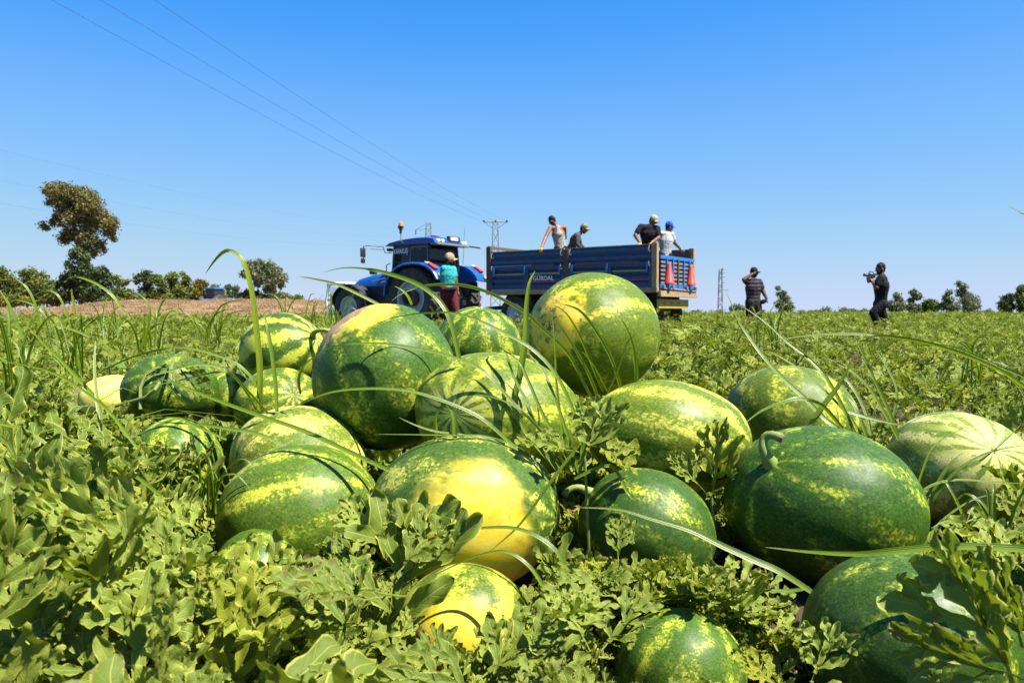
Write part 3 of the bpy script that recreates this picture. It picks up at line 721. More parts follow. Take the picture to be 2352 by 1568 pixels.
VN = [
 ('vine with leaves rising at the far left edge under the grass tuft', [(-1.05, 1.5), (-.85, 1.25), (-.7, 1.1)], 18, .13),
 ('vine of tangled leaves left of the buried melon shoulder', [(-.95, 1.75), (-.75, 1.6), (-.62, 1.7)], 18, .125),
 ('vine between the buried melon shoulder and the left front melon', [(-.62, 1.45), (-.52, 1.3), (-.45, 1.15)], 18, .115),
 ('vine filling the lower left corner with pale leaves', [(-.62, .92), (-.5, .82), (-.38, .8)], 22, .12),
 ('vine below the left front melon with yellowing leaves', [(-.42, 1.2), (-.32, 1.1), (-.2, 1.12)], 20, .105),
 ('vine along the bottom edge left of the small yellow melon', [(-.35, .95), (-.2, .9), (-.12, .95)], 22, .105),
 ('vine in front of the small yellow melon', [(-.08, .98), (.02, .95), (.1, 1.0)], 16, .085),
 ('vine right of the yellow bellied melon above the bottom melon', [(.1, 1.3), (.18, 1.25), (.24, 1.28)], 20, .085),
 ('vine between the bottom melon and the corner melon', [(.3, 1.28), (.34, 1.2), (.36, 1.1)], 18, .085),
 ('vine along the bottom edge below the sunken melon', [(.12, .84), (.25, .88), (.36, .90)], 14, .08),
 ('vine left of the hooked stalk melon at its foot', [(.22, 1.38), (.3, 1.36), (.38, 1.34)], 12, .08),
 ('vine at the right edge between the pale melon and the corner one', [(.78, 1.42), (.9, 1.4), (1.0, 1.3)], 18, .10),
 ('vine behind the pale melon at the far right', [(1.15, 2.3), (1.35, 2.2), (1.5, 2.4)], 18, .12),
 ('vine behind the melon with crossing grass blades', [(.55, 2.7), (.75, 2.6), (.95, 2.7)], 16, .12),
 ('vine hugging the left end of the left front melon', [(-.72, 1.75), (-.62, 1.6), (-.55, 1.52)], 14, .11),
 ('vine behind the vine draped melon at the far left', [(-1.3, 2.6), (-1.1, 2.5), (-.9, 2.6)], 16, .12),
 ('vine at the left edge beyond the yellow peeping melon', [(-1.6, 2.3), (-1.4, 2.15), (-1.25, 2.0)], 16, .13),
 ('vine in the bottom left corner nearest the camera', [(-.45, .72), (-.36, .68), (-.28, .7)], 12, .10),
]
VN += [('tall vine leaves rising before the vine draped melon at the far left', [(-1.0, 1.85), (-.82, 1.82), (-.7, 1.86)], 20, .10),
 ('tall vine leaves before the low melon shoulder on the left side', [(-.78, 1.62), (-.7, 1.6), (-.62, 1.62)], 16, .095),
 ('tall vine leaves at the left edge beside the big leaved weed', [(-1.2, 1.8), (-1.1, 1.7), (-1.0, 1.62)], 16, .12)]
for i, (lb, pth, n, sz) in enumerate(VN): vine(lb, pth, 700 + i, int(n * 1.35), sz * (1.36 if pth[0][0] < -.3 else 1.4), hgt=((.10, .30) if pth[0][0] < -.3 else (.06, .20)))

# large leaves that stand out, each on the vine it grows from
def hero(label, cat_pts):
    rt = cat_pts[0][0]; t = thing('watermelon_vine', label, 'watermelon vine', (rt.x, rt.y, ground(rt.x, rt.y)), group='watermelon vines in the foreground')
    stem = [Vector((rt.x - .03, rt.y + .02, ground(rt.x, rt.y))), rt.lerp(Vector((rt.x, rt.y, 0)), .55) + Vector((.012, 0, 0)), rt.lerp(Vector((rt.x, rt.y, 0)), .25) + Vector((.008, 0, 0)), rt + (cat_pts[0][1] - rt) * .1]
    MB().tube([p - t.location for p in stem], [.0035, .003, .003, .0022], 8).build('petiole', VINE, t, True)
    for q_ in cat_pts: put_leaf(t, *q_[:4], wx=(q_[4] if len(q_) > 4 else .78), lib=HEROL)
    return t
UP = Vector((0, -.35, 1))
hero('vine bearing the long folded leaf that sweeps across the lower left', [(P(425, 1345, .86), P(28, 1062, .92), Vector((-.2, -.3, 1)), 3, .34), (P(340, 1440, .84), P(200, 1300, .9), UP, 1)])
hero('upright vine shoot with browned leaf tips before the yellow bellied melon', [(P(868, 1556, 1.10), P(968, 1118, 1.20), Vector((.1, -1, .35)), 0), (P(900, 1330, 1.12), P(1040, 1175, 1.16), Vector((-.3, -.8, .8)), 4), (P(905, 1290, 1.14), P(790, 1130, 1.18), Vector((.3, -.8, .7)), 7)])
hero('vine with the big dark ragged leaf over the bottom right corner', [(P(2400, 1680, .80), P(2130, 1215, .90), Vector((-.95, -.6, -.15)), 8, .8), (P(2380, 1560, .80), P(2240, 1225, .86), Vector((-.95, -.6, -.1)), 2, .5), (P(2390, 1570, .76), P(2030, 1468, .80), Vector((-.6, -.9, -.05)), 5, .6)])
hero('vine with a stout leaf pointing up right at the bottom centre', [(P(1080, 1580, .98), P(1275, 1400, 1.02), Vector((-.3, -.9, .8)), 6)])
hero('thin vine shoot with curled leaves standing among grass in the middle of the heap', [(P(1338, 1070, 1.46), P(1395, 905, 1.50), Vector((-.3, -1, .5)), 1), (P(1336, 1010, 1.47), P(1475, 1080, 1.46), Vector((.2, -.5, 1)), 4), (P(1330, 1040, 1.46), P(1180, 1000, 1.50), UP, 9)])
hero('single upright leaf against the broad light green melon', [(P(1632, 1165, 1.58), P(1660, 948, 1.60), Vector((-.5, -1, .1)), 2, .55), (P(1620, 1130, 1.58), P(1535, 1035, 1.60), Vector((.3, -.8, .8)), 3, .6)])
hero('vine with the broad pale leaf at the bottom left of the centre', [(P(560, 1580, .90), P(520, 1330, 1.0), Vector((.0, -1, .75)), 9), (P(600, 1600, .92), P(690, 1440, 1.0), Vector((.2, -.9, .8)), 5)])
hero('vine with crinkled leaves leaning left at the lower left', [(P(440, 1515, .92), P(285, 1330, .98), Vector((.2, -.7, .9)), 6), (P(700, 1455, 1.08), P(545, 1225, 1.12), Vector((.1, -.8, .8)), 7)])
hero('tall blurred leaf in the lower left corner', [(P(70, 1590, .74), P(10, 1300, .80), Vector((.4, -1, .4)), 4), (P(250, 1600, .74), P(120, 1420, .78), Vector((.1, -.8, 1)), 8)])
hero('slender leaf at the bottom edge before the corner melon', [(P(1858, 1580, 1.0), P(1920, 1418, 1.02), Vector((-.3, -1, .6)), 1), (P(1800, 1590, .98), P(1690, 1490, 1.0), UP, 3)])
hero('browning leaf leaning right above the bottom melon', [(P(1370, 1510, 1.14), P(1497, 1340, 1.18), Vector((-.3, -.9, .6)), 9), (P(1305, 1550, 1.08), P(1275, 1355, 1.12), Vector((.2, -1, .5)), 2)])
hero('vine with leaves half covering the small yellow melon', [(P(1120, 1590, 1.02), P(1175, 1420, 1.08), Vector((-.2, -1, .5)), 6, .6), (P(985, 1580, 1.02), P(1010, 1425, 1.08), Vector((.3, -1, .5)), 1, .6), (P(1060, 1600, 1.0), P(1075, 1490, 1.05), UP, 3), (P(900, 1500, 1.08), P(955, 1390, 1.12), Vector((.4, -1, .5)), 5, .6)])
hero('vine with small leaves at the foot of the hooked stalk melon', [(P(1590, 1420, 1.25), P(1745, 1300, 1.30), Vector((-.2, -.7, .9)), 6), (P(1650, 1400, 1.27), P(1740, 1380, 1.30), UP, 0), (P(1420, 1300, 1.35), P(1425, 1180, 1.38), Vector((.2, -1, .4)), 5)])
hero('vine with curling leaves before the pale far right melon', [(P(2380, 1330, 1.25), P(2175, 1175, 1.32), UP, 7), (P(2120, 1190, 1.5), P(2110, 1110, 1.53), Vector((.4, -1, .3)), 1), (P(2330, 1230, 1.35), P(2345, 1110, 1.4), Vector((-.4, -1, .3)), 2)])

# ------------------------------------------------------------------ broad leaved weeds at the left
def broad_geo(seed):
    rs = random.Random(seed); V = []; F = []; UV = []; n = 12; h = 3
    for i in range(n + 1):
        s = i / n; w = .30 * math.sin(math.pi * min(1, s * .92 + .08)) ** .8 * (1 - .35 * s)
        w *= 1 + .10 * math.sin(s * 22 + seed)
        if i == n: w = .004
        for j in range(-h, h + 1):
            t = j / h; V.append((t * w, .15 + s * .85, .25 * abs(t) * w - .22 * s * s + .02 * math.sin(s * 18 + j) * abs(t))); UV.append((t, s))
    for i in range(n):
        for j in range(2 * h): q = i * (2 * h + 1) + j; F.append((q, q + 1, q + 2 * h + 2, q + 2 * h + 1))
    b = len(V)
    for k in range(2):
        for j in (-1, 1): V.append((j * .012, k * .17, .0)); UV.append((0, 0))
    F.append((b, b + 1, b + 3, b + 2))
    return V, F, UV
BR = [nmesh('leaf', *broad_geo(i)[:2], WEED, uv=broad_geo(i)[2], attrs={'rnd': [0.0] * len(broad_geo(i)[0])}) for i in range(4)]
def weed(label, u, v, D, h, seed, n=14, L=.10):
    rs = random.Random(seed); b = P(u, v, D); b.z = ground(b.x, b.y)
    t = thing('weed_plant', label, 'weed', b, group='broad leaved weeds at the left')
    top = Vector((rs.uniform(-.04, .04), rs.uniform(-.04, .04), h))
    MB().tube([(0, 0, 0), top * .5 + Vector((.01, 0, 0)), top], [.005, .004, .002], 6).build('stem', VINE, t, True)
    for i in range(n):
        f = .3 + .7 * i / n; q = top * f; a = i * 2.4 + rs.uniform(-.3, .3); el = R(rs.uniform(-15, 45)); l = L * rs.uniform(.7, 1.25) * (1.1 - .45 * f)
        tip = q + Vector((math.cos(a) * math.cos(el), math.sin(a) * math.cos(el), math.sin(el))) * l
        M, LL = basis(q, tip, Vector((rs.uniform(-.3, .3), rs.uniform(-.5, .1), 1)))
        o = obj('leaf', BR[rs.randrange(4)], t); o.matrix_basis = Matrix.Translation(q) @ (M * LL).to_4x4()
weed('tall weed with smooth pointed leaves above the yellow peeping melon', 262, 900, 2.35, .42, 1)
weed('bushy weed with big broad leaves at the left edge', 95, 1000, 1.75, .33, 2, 16, .13)
weed('small weed with dull green leaves left of the yellow peeping melon', 165, 960, 2.0, .30, 3, 12, .11)
weed('weed with dark leaves at the far left edge of the field', 20, 930, 2.1, .30, 4, 12, .12)

# ------------------------------------------------------------------ sedge tufts traced blade by blade
def blade(parent, pts, w, seed=0):
    rs = random.Random(seed); m = len(pts)
    # catmull-rom
    Q = []
    for i in range(m - 1):
        p0, p1, p2, p3 = pts[max(i - 1, 0)], pts[i], pts[i + 1], pts[min(i + 2, m - 1)]
        for k in range(4):
            t = k / 4; Q.append(0.5 * ((2 * p1) + (-p0 + p2) * t + (2 * p0 - 5 * p1 + 4 * p2 - p3) * t * t + (-p0 + 3 * p1 - 3 * p2 + p3) * t ** 3))
    Q.append(pts[-1]); n = len(Q); V = []; UV = []; F = []
    tw = rs.uniform(-.5, .5)
    for i, p in enumerate(Q):
        s = i / (n - 1); t = (Q[min(i + 1, n - 1)] - Q[max(i - 1, 0)]).normalized()
        vd = (p - Vector((0, 0, CAMH))).normalized(); sd = t.cross(Vector((0, 0, 1)))
        if sd.length < .05: sd = Vector((1, 0, 0))
        s1 = sd.normalized(); s2 = t.cross(vd).normalized()
        if s1.dot(s2) < 0: s1 = -s1
        sd = (s1 * .45 + s2 * .55).normalized(); nr = sd.cross(t); sd = (sd + nr * (tw * s)).normalized()
        ww = w * .5 * (.75 + .25 * min(1, s * 6)) * (1 - s ** 3) + .0003
        if nr.z < 0: nr = -nr
        for j in (-1, -.5, 0, .5, 1): V.append(p + sd * ww * j + nr * ww * .55 * abs(j) - parent.location); UV.append((j, s))
    for i in range(n - 1):
        for j in range(4): q = i * 5 + j; F.append((q, q + 1, q + 6, q + 5))
    o = obj('grass_blade', nmesh('grass_blade', V, F, GRASS, uv=UV, attrs={'rnd': [rs.random()] * len(V)}), parent); return o
def tuft(label, ub, vb, Db, blades):
    """blades: (list of (u,v) from root to tip, width px, D root, D tip)"""
    b = P(ub, vb, Db)
    t = thing('grass_tuft', label, 'grass tuft', b, group='long bladed grass tufts')
    for i, (pl, w, d0, d1) in enumerate(blades):
        pts = [P(u, v, d0 + (d1 - d0) * k / (len(pl) - 1)) for k, (u, v) in enumerate(pl)]
        blade(t, pts, 1.3 * w / FPX * (d0 + d1) / 2, i * 7 + int(ub))
    return t
tuft('grass tuft at the left whose tallest blade arches over like a hook', 597, 940, 1.72, [
 ([(598, 945), (596, 850), (590, 780), (580, 690), (562, 612), (540, 582), (518, 578), (495, 597), (472, 629)], 11, 1.72, 1.75),
 ([(600, 945), (592, 890), (560, 850), (530, 830), (479, 812), (427, 800), (376, 802), (308, 819), (239, 850), (174, 887)], 6, 1.72, 1.7),
 ([(636, 945), (632, 880), (622, 800), (612, 745), (606, 722)], 7, 1.74, 1.8),
 ([(588, 942), (561, 894), (530, 860), (500, 855), (430, 870), (330, 890)], 5, 1.72, 1.65),
 ([(615, 950), (570, 900), (520, 850), (450, 838), (380, 855), (330, 868)], 5, 1.72, 1.62),
 ([(690, 905), (686, 870), (700, 838), (730, 815)], 5, 1.75, 1.7)])
tuft('grass with very long arching blades rooted behind the upper left melon', 1045, 850, 2.0, [
 ([(1055, 830), (1036, 745), (1011, 696), (974, 663), (928, 641), (855, 621), (791, 616), (742, 626)], 9, 1.66, 1.75),
 ([(880, 705), (861, 696), (818, 674), (773, 654), (718, 641), (685, 635)], 6, 2.1, 2.1),
 ([(945, 700), (935, 680), (920, 665), (905, 657)], 6, 2.1, 2.1)])
tuft('dense sedge tuft with many arching blades in the centre of the heap', 1300, 1085, 1.52, [
 ([(1290, 1085), (1238, 987), (1183, 932), (1128, 870), (1092, 841), (1018, 815), (909, 793), (835, 789), (762, 797), (689, 830)], 7, 1.52, 1.60),
 ([(1340, 1080), (1330, 987), (1311, 932), (1275, 859), (1220, 801), (1147, 760), (1073, 727), (1000, 718), (909, 729), (857, 748)], 7, 1.52, 1.62),
 ([(1240, 1060), (1183, 1028), (1110, 965), (1037, 929), (945, 900), (854, 893), (762, 901), (689, 929), (650, 945)], 7, 1.5, 1.50),
 ([(1290, 1090), (1187, 960), (1196, 859), (1207, 786), (1209, 713), (1216, 651), (1229, 623)], 12, 1.55, 1.64),
 ([(1290, 1090), (1224, 965), (1209, 922), (1180, 867), (1161, 808), (1143, 764)], 7, 1.53, 1.6),
 ([(1310, 1090), (1297, 1042), (1293, 998), (1279, 896), (1275, 804), (1269, 724)], 5, 1.53, 1.62),
 ([(1320, 1080), (1250, 960), (1215, 880), (1190, 830), (1150, 800)], 6, 1.52, 1.58),
 ([(1310, 1085), (1240, 990), (1190, 940), (1140, 915), (1090, 905)], 6, 1.52, 1.5),
 ([(1330, 1090), (1290, 960), (1260, 880), (1240, 840), (1200, 800)], 6, 1.52, 1.6),
 ([(1160, 1020), (1110, 1003), (1088, 1000), (1037, 1000), (945, 998), (868, 997)], 4, 1.5, 1.48),
 ([(1120, 1010), (1055, 998), (1000, 991), (953, 976), (916, 958)], 4, 1.5, 1.48),
 ([(1000, 1010), (1003, 960), (1015, 935), (1030, 925)], 7, 1.5, 1.5),
 ([(1045, 1005), (1043, 960), (1030, 928)], 9, 1.49, 1.5),
 ([(1320, 1100), (1400, 1070), (1440, 1130), (1460, 1150)], 7, 1.46, 1.42),
 ([(1330, 1095), (1345, 1010), (1335, 940), (1322, 905)], 6, 1.48, 1.5)])
tuft('grass blades rising between the topmost melon and the broad light green one', 1400, 920, 1.86, [
 ([(1366, 925), (1348, 896), (1311, 823), (1275, 782), (1238, 749), (1202, 716), (1128, 676), (1073, 658), (1020, 654), (974, 658), (937, 669), (910, 683), (886, 707)], 7, 1.80, 1.72),
 ([(1425, 892), (1403, 823), (1366, 757), (1330, 713), (1290, 698)], 7, 1.80, 1.78),
 ([(1462, 880), (1458, 823), (1443, 764), (1421, 724)], 7, 1.80, 1.78),
 ([(1374, 914), (1348, 852), (1311, 786), (1282, 742)], 6, 1.80, 1.75),
 ([(1395, 900), (1370, 850), (1345, 815), (1335, 808)], 3, 1.80, 1.76),
 ([(1395, 905), (1420, 850), (1440, 790), (1462, 765)], 2.5, 1.80, 1.78),
 ([(1385, 900), (1360, 840), (1330, 770), (1300, 720), (1270, 700)], 5, 1.80, 1.74)])
tuft('sedge tuft whose blades cross over the back right melon', 1985, 1005, 1.86, [
 ([(1935, 990), (1896, 965), (1852, 920), (1804, 876), (1757, 825), (1727, 785), (1698, 740), (1665, 665)], 9, 1.80, 1.95),
 ([(1965, 999), (1932, 930), (1896, 867), (1859, 827), (1808, 787), (1757, 740), (1700, 700)], 7, 1.82, 1.95),
 ([(1980, 1003), (1951, 959), (1907, 911), (1859, 867), (1804, 827), (1749, 798)], 6, 1.82, 1.9),
 ([(2062, 1000), (2042, 948), (2017, 893), (1984, 820), (1964, 776)], 7, 1.84, 1.9),
 ([(1857, 987), (1889, 937), (1925, 889), (1956, 832)], 11, 1.78, 1.80),
 ([(1935, 985), (1888, 933), (1841, 917), (1804, 922), (1749, 944), (1709, 974)], 8, 1.78, 1.74),
 ([(1947, 946), (2006, 963), (2083, 979)], 6, 1.80, 1.78),
 ([(2062, 1008), (2024, 937), (1987, 882), (1932, 838), (1878, 816)], 7, 1.83, 1.9),
 ([(1990, 1003), (1975, 960), (1960, 930), (1940, 905)], 7, 1.8, 1.85),
 ([(2000, 1000), (1985, 940), (1950, 880), (1910, 845)], 7, 1.8, 1.9),
 ([(2020, 1010), (2050, 960), (2060, 900), (2040, 850), (2010, 800)], 5, 1.84, 1.95)])
tuft('grass arching in from the right edge over the field', 2440, 990, 1.8, [
 ([(2440, 990), (2400, 925), (2352, 889), (2299, 853), (2225, 820), (2134, 790), (2042, 774), (1951, 768), (1859, 771), (1786, 783), (1738, 801)], 8, 1.8, 1.9),
 ([(2450, 995), (2410, 900), (2352, 866), (2290, 840), (2200, 800), (2150, 790)], 5, 1.8, 2.0),
 ([(2430, 560), (2370, 505), (2340, 488), (2315, 472)], 3, 1.6, 1.65)])
tuft('single long pale blade lying across the corner melon', 2420, 1275, 1.0, [
 ([(2420, 1275), (2352, 1263), (2189, 1257), (2053, 1267), (1969, 1274), (1859, 1268), (1758, 1256)], 15, .98, 1.12)])
tuft('long twin blades slanting down right before the hooked stalk melon', 1880, 1370, 1.26, [
 ([(1885, 1375), (1797, 1318), (1731, 1288), (1658, 1255), (1585, 1219), (1493, 1191), (1420, 1170), (1330, 1165)], 12, 1.24, 1.30),
 ([(1860, 1350), (1800, 1358), (1690, 1350), (1620, 1345)], 7, 1.26, 1.28)])
tuft('grass blades arching over the yellow belly of the front melon', 1322, 1370, 1.25, [
 ([(1325, 1372), (1307, 1321), (1278, 1267), (1231, 1231), (1178, 1213), (1106, 1213), (1034, 1224), (969, 1242)], 8, 1.22, 1.28),
 ([(1285, 1540), (1278, 1483), (1260, 1400), (1242, 1339), (1206, 1292), (1160, 1267), (1106, 1273), (1034, 1303), (962, 1339)], 7, 1.12, 1.18),
 ([(1325, 1030), (1267, 1105), (1196, 1203), (1124, 1267)], 6, 1.30, 1.28)])
tuft('grass blades before the pale far right melon', 2150, 1190, 1.5, [
 ([(2100, 1150), (2120, 1080), (2150, 1020), (2222, 978)], 4, 1.5, 1.55),
 ([(2110, 1200), (2150, 1140), (2200, 1080), (2270, 1040), (2352, 1022)], 7, 1.5, 1.5),
 ([(2230, 1240), (2210, 1180), (2180, 1120), (2165, 1100)], 6, 1.45, 1.5),
 ([(2130, 1180), (2150, 1120), (2180, 1070), (2210, 1040)], 7, 1.5, 1.52),
 ([(2090, 1150), (2140, 1115), (2200, 1102), (2280, 1107), (2352, 1110)], 5, 1.5, 1.5),
 ([(2120, 1260), (2160, 1200), (2230, 1150), (2300, 1130)], 5, 1.4, 1.45),
 ([(2250, 1060), (2300, 1020), (2345, 975)], 2.5, 1.5, 1.5)])
tuft('long thin blades sweeping over the left side of the heap', 400, 880, 1.7, [
 ([(895, 1082), (800, 1038), (700, 992), (580, 950), (485, 915), (400, 880), (360, 868)], 9, 1.48, 1.62),
 ([(700, 1050), (600, 1000), (520, 985), (450, 975), (330, 968)], 7, 1.6, 1.6),
 ([(520, 1010), (440, 975), (410, 960), (340, 960)], 5, 1.55, 1.6)])
tuft('straight long blades slanting across the leaves at the left', 300, 1060, 1.3, [
 ([(340, 1062), (290, 997), (256, 952), (222, 921), (171, 884), (103, 850), (0, 829), (-60, 826)], 5, 1.35, 1.5),
 ([(245, 940), (188, 880), (137, 826), (96, 785), (60, 745)], 6, 1.45, 1.6),
 ([(232, 990), (222, 911), (217, 843), (219, 781)], 6, 1.4, 1.5),
 ([(370, 1140), (308, 1092), (239, 1062), (170, 1035), (113, 1031)], 6, 1.2, 1.3),
 ([(180, 1500), (176, 1392), (161, 1290), (150, 1222), (140, 1160), (120, 1078), (110, 1034)], 9, .95, 1.15),
 ([(150, 1290), (115, 1210), (60, 1170), (10, 1160)], 6, 1.0, 1.05),
 ([(120, 1030), (60, 990), (0, 975), (-40, 970)], 6, 1.2, 1.2),
 ([(120, 1270), (200, 1200), (205, 1190)], 7, 1.0, 1.0)])
tuft('grass tuft at the left edge with blades rising above the field', 60, 800, 2.2, [
 ([(70, 815), (45, 760), (20, 700), (-10, 655)], 6, 2.2, 2.2),
 ([(205, 774), (154, 754), (85, 740), (0, 740), (-40, 748)], 5, 2.1, 2.1),
 ([(285, 720), (259, 681), (229, 657), (198, 642), (171, 636), (150, 642)], 5, 2.4, 2.4),
 ([(160, 745), (145, 700), (125, 672), (95, 670), (60, 690)], 4, 2.3, 2.3),
 ([(90, 760), (80, 700), (60, 660), (35, 640)], 5, 2.2, 2.2),
 ([(172, 725), (167, 690), (165, 662)], 5, 2.3, 2.3),
 ([(120, 760), (90, 710), (40, 690), (0, 700)], 4, 2.3, 2.3),
 ([(340, 760), (345, 720), (335, 690), (310, 670)], 4, 2.6, 2.6)])
_r = random.Random(77); _bl = []
for _i in range(30):
    _u = _r.uniform(640, 800); _h = _r.uniform(25, 78); _ln = _r.uniform(-55, 55); _c = _r.uniform(-6, 18)
    _bl.append(([(_u, 745), (_u + _ln * .25, 740 - _h * .5), (_u + _ln * .6, 742 - _h * .85), (_u + _ln, 745 - _h + _c)], _r.uniform(1.2, 3.0), 5.0, 5.0))
tuft('weedy grass clump left of the tractor with thin drooping blades', 700, 745, 5.0, _bl)

_r = random.Random(404)
def loose_tuft(label, u0, v0, D, n, h, lean, w):
    bl = []
    for i in range(n):
        hh = h * _r.uniform(.45, 1.1); ln = lean * _r.uniform(-1, 1); dr = hh * _r.uniform(-.05, .55) * min(1, abs(ln) / lean * 1.6); u = u0 + _r.uniform(-26, 26); v = v0 + _r.uniform(-8, 8)
        bl.append(([(u, v), (u + ln * .12, v - hh * .5), (u + ln * .38, v - hh * .88), (u + ln * .72, v - hh), (u + ln, v - hh + dr)], w * _r.uniform(.6, 1.15), D, D * _r.uniform(.93, 1.06)))
    return tuft(label, u0, v0, D, bl)
loose_tuft('messy grass tuft at the left edge before the bushy broad leaved weed', 40, 930, 2.0, 13, 210, 150, 5)
loose_tuft('messy grass tuft behind the bushy broad leaved weed', 165, 860, 2.5, 13, 170, 130, 4)
loose_tuft('messy grass tuft beyond the vine draped melon', 345, 800, 3.0, 12, 110, 110, 3.5)
loose_tuft('messy grass tuft in the field left of the striped melon with the curved stalk', 480, 790, 3.3, 12, 90, 90, 3.2)
loose_tuft('thin grass tuft in the left field nearer the bank', 250, 775, 4.2, 12, 80, 80, 2.6)
loose_tuft('grass tuft standing in the field behind the crossing blades', 1760, 800, 3.4, 10, 95, 80, 3)
loose_tuft('thin grass tuft at the right side of the field', 2230, 880, 2.7, 10, 100, 120, 3.5)
loose_tuft('grass tuft between the pale melon and the corner one', 2290, 1290, 1.35, 11, 190, 150, 6)
loose_tuft('short grass tuft at the foot of the left front melons', 480, 1180, 1.5, 10, 130, 120, 5)
# ------------------------------------------------------------------ trees
def foliage_mat(name, a, b, c=None, cf=0.0):
    k = NT(name); p = k.geo(); r = k.attr('rnd')
    col = k.mix(k.ma('ADD', k.ma('MULTIPLY', r, 0.6), k.ma('MULTIPLY', k.noise(p, 0.7, 3), 0.5), clamp=True), a, b)
    if c: col = k.mix(k.step(k.ma('ADD', k.ma('MULTIPLY', k.noise(p, 0.9, 2), .8), k.ma('MULTIPLY', r, .35)), 0.72 - cf, 0.82 - cf), col, c)
    d = k.bsdf(col, 0.6, 0, 0.25); t = k.n('ShaderNodeBsdfTranslucent'); k.set(t.inputs[0], col)
    m = k.n('ShaderNodeMixShader'); m.inputs[0].default_value = 0.22; k.t.links.new(d, m.inputs[1]); k.t.links.new(t.outputs[0], m.inputs[2])
    return k.fin(m.outputs[0])
F_EUC = foliage_mat('eucalyptus_foliage', (0.065, 0.072, 0.017), (0.181, 0.152, 0.041), (0.232, 0.203, 0.072), .05)
F_DARK = foliage_mat('dark_foliage', (0.027, 0.045, 0.015), (0.075, 0.105, 0.030))
F_GREEN = foliage_mat('hedge_foliage', (0.045, 0.082, 0.012), (0.150, 0.180, 0.028), (0.20, 0.18, 0.03), .03)
F_YEL = foliage_mat('yellow_flowering_foliage', (0.05, 0.07, 0.012), (0.10, 0.12, 0.02), (0.30, 0.20, 0.01), .12)
F_GREY = foliage_mat('grey_green_foliage', (0.085, 0.105, 0.051), (0.204, 0.221, 0.102))
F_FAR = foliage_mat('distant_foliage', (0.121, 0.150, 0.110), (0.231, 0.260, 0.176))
BARK = paint('bark', (0.14, 0.11, 0.08), 0.9, dirt=0.5, dirtcol=(0.05, 0.04, 0.03), scale=3, bumpst=0.5)
def foliage(name, blobs, n, size, mat, seed, parent, org):
    """blobs: (x, y, z, r); leaf quads spread through the clumps"""
    rg = np.random.default_rng(seed); w = np.array([b[3] ** 2.2 for b in blobs]); w = w / w.sum()
    bi = rg.choice(len(blobs), n, p=w); B = np.array(blobs)[bi]
    d = rg.normal(size=(n, 3)); d /= np.linalg.norm(d, axis=1)[:, None]
    # small secondary clumps so that the outline is uneven
    r = (rg.random(n) ** 0.45)
    lump = 1 + 0.34 * np.sin(d[:, 0] * 7 + bi) * np.cos(d[:, 2] * 6 + bi * 2.1) + 0.18 * np.sin(d[:, 1] * 11 + d[:, 2] * 9 + bi * .7)
    c = B[:, :3] + d * (B[:, 3] * r * lump)[:, None] * np.array([1, 1, .86]) + rg.normal(size=(n, 3)) * size * .3 - np.array(org)
    nr = rg.normal(size=(n, 3)); nr /= np.linalg.norm(nr, axis=1)[:, None]
    t = np.cross(nr, rg.normal(size=(n, 3))); t /= np.linalg.norm(t, axis=1)[:, None]; b = np.cross(nr, t)
    s = size * rg.uniform(.5, 1.3, n)[:, None]
    V = np.stack([c - t * s * .5, c + b * s * .32 + nr * s * .08, c + t * s * .6, c - b * s * .32 + nr * s * .08], 1).reshape(-1, 3)
    F = np.arange(4 * n).reshape(n, 4)
    o = obj(name, nmesh(name, V, F, mat, attrs={'rnd': np.repeat(rg.random(n), 4)}, smooth=False), parent); return o
def tree(name, label, cat, base_u, base_v, D, blobs_px, n, size, mat, trunk=(), tr=.25, seed=1, group=None, crown='crown'):
    ppm = FPX / D; rr = random.Random(seed)
    b = P(base_u, base_v, D); b.z = ground(b.x, b.y)
    t = thing(name, label, cat, b, group=group)
    bl = []
    if group and 'hedge' in group: blobs_px = blobs_px + [(base_u - 24, 690, 14), (base_u - 8, 684, 15), (base_u + 8, 694, 15), (base_u + 24, 689, 14)]
    for u, v, r in blobs_px:
        r *= rr.uniform(1.05, 1.3) if 'eucalyptus' in name else rr.uniform(.8, 1.12)
        p = P(u, v, D); R_ = r / ppm
        bl.append((p.x, p.y + rr.uniform(-.5, .5) * R_ * 1.6, p.z, R_))
    foliage(crown, bl, n, size, mat, seed, t, tuple(b))
    m = MB()
    if not trunk: trunk = [[(base_u, base_v + 4), (base_u, min(q[1] for q in blobs_px) + 12)]]
    for k, tp in enumerate(trunk):
        pp = [P(u, v, D) - b for u, v in tp]; q = len(pp); w = tr * (1 if k == 0 else .5)
        if k == 0: pp[0].z = -.2
        m.tube(pp, [w * (1 - .75 * i / max(q - 1, 1)) for i in range(q)], 7)
    m.build('trunk', BARK, t, True)
    return t
tree('eucalyptus_tree', 'tall leaning eucalyptus with a wide brownish crown above the hedge at the left', 'tree', 190, 705, 85,
     [(118, 437, 20), (133, 452, 20), (160, 445, 22), (110, 465, 9), (188, 448, 20), (205, 455, 18), (150, 478, 20), (215, 478, 25), (185, 478, 22), (233, 500, 20), (175, 505, 18), (205, 512, 22),
      (262, 516, 16), (250, 532, 14), (128, 497, 10), (120, 510, 11), (96, 517, 9), (104, 524, 7), (140, 513, 8), (165, 535, 16), (150, 548, 14), (200, 545, 20), (225, 560, 14), (262, 550, 7), (185, 568, 14), (168, 585, 12), (205, 580, 12), (240, 575, 8)],
     21000, .25, F_EUC, [[(190, 705), (187, 660), (186, 600), (178, 545), (165, 505), (140, 465)], [(187, 610), (196, 570), (212, 520), (225, 490)], [(178, 560), (150, 520), (115, 515)], [(188, 600), (225, 570), (250, 545)]], .42, 3)
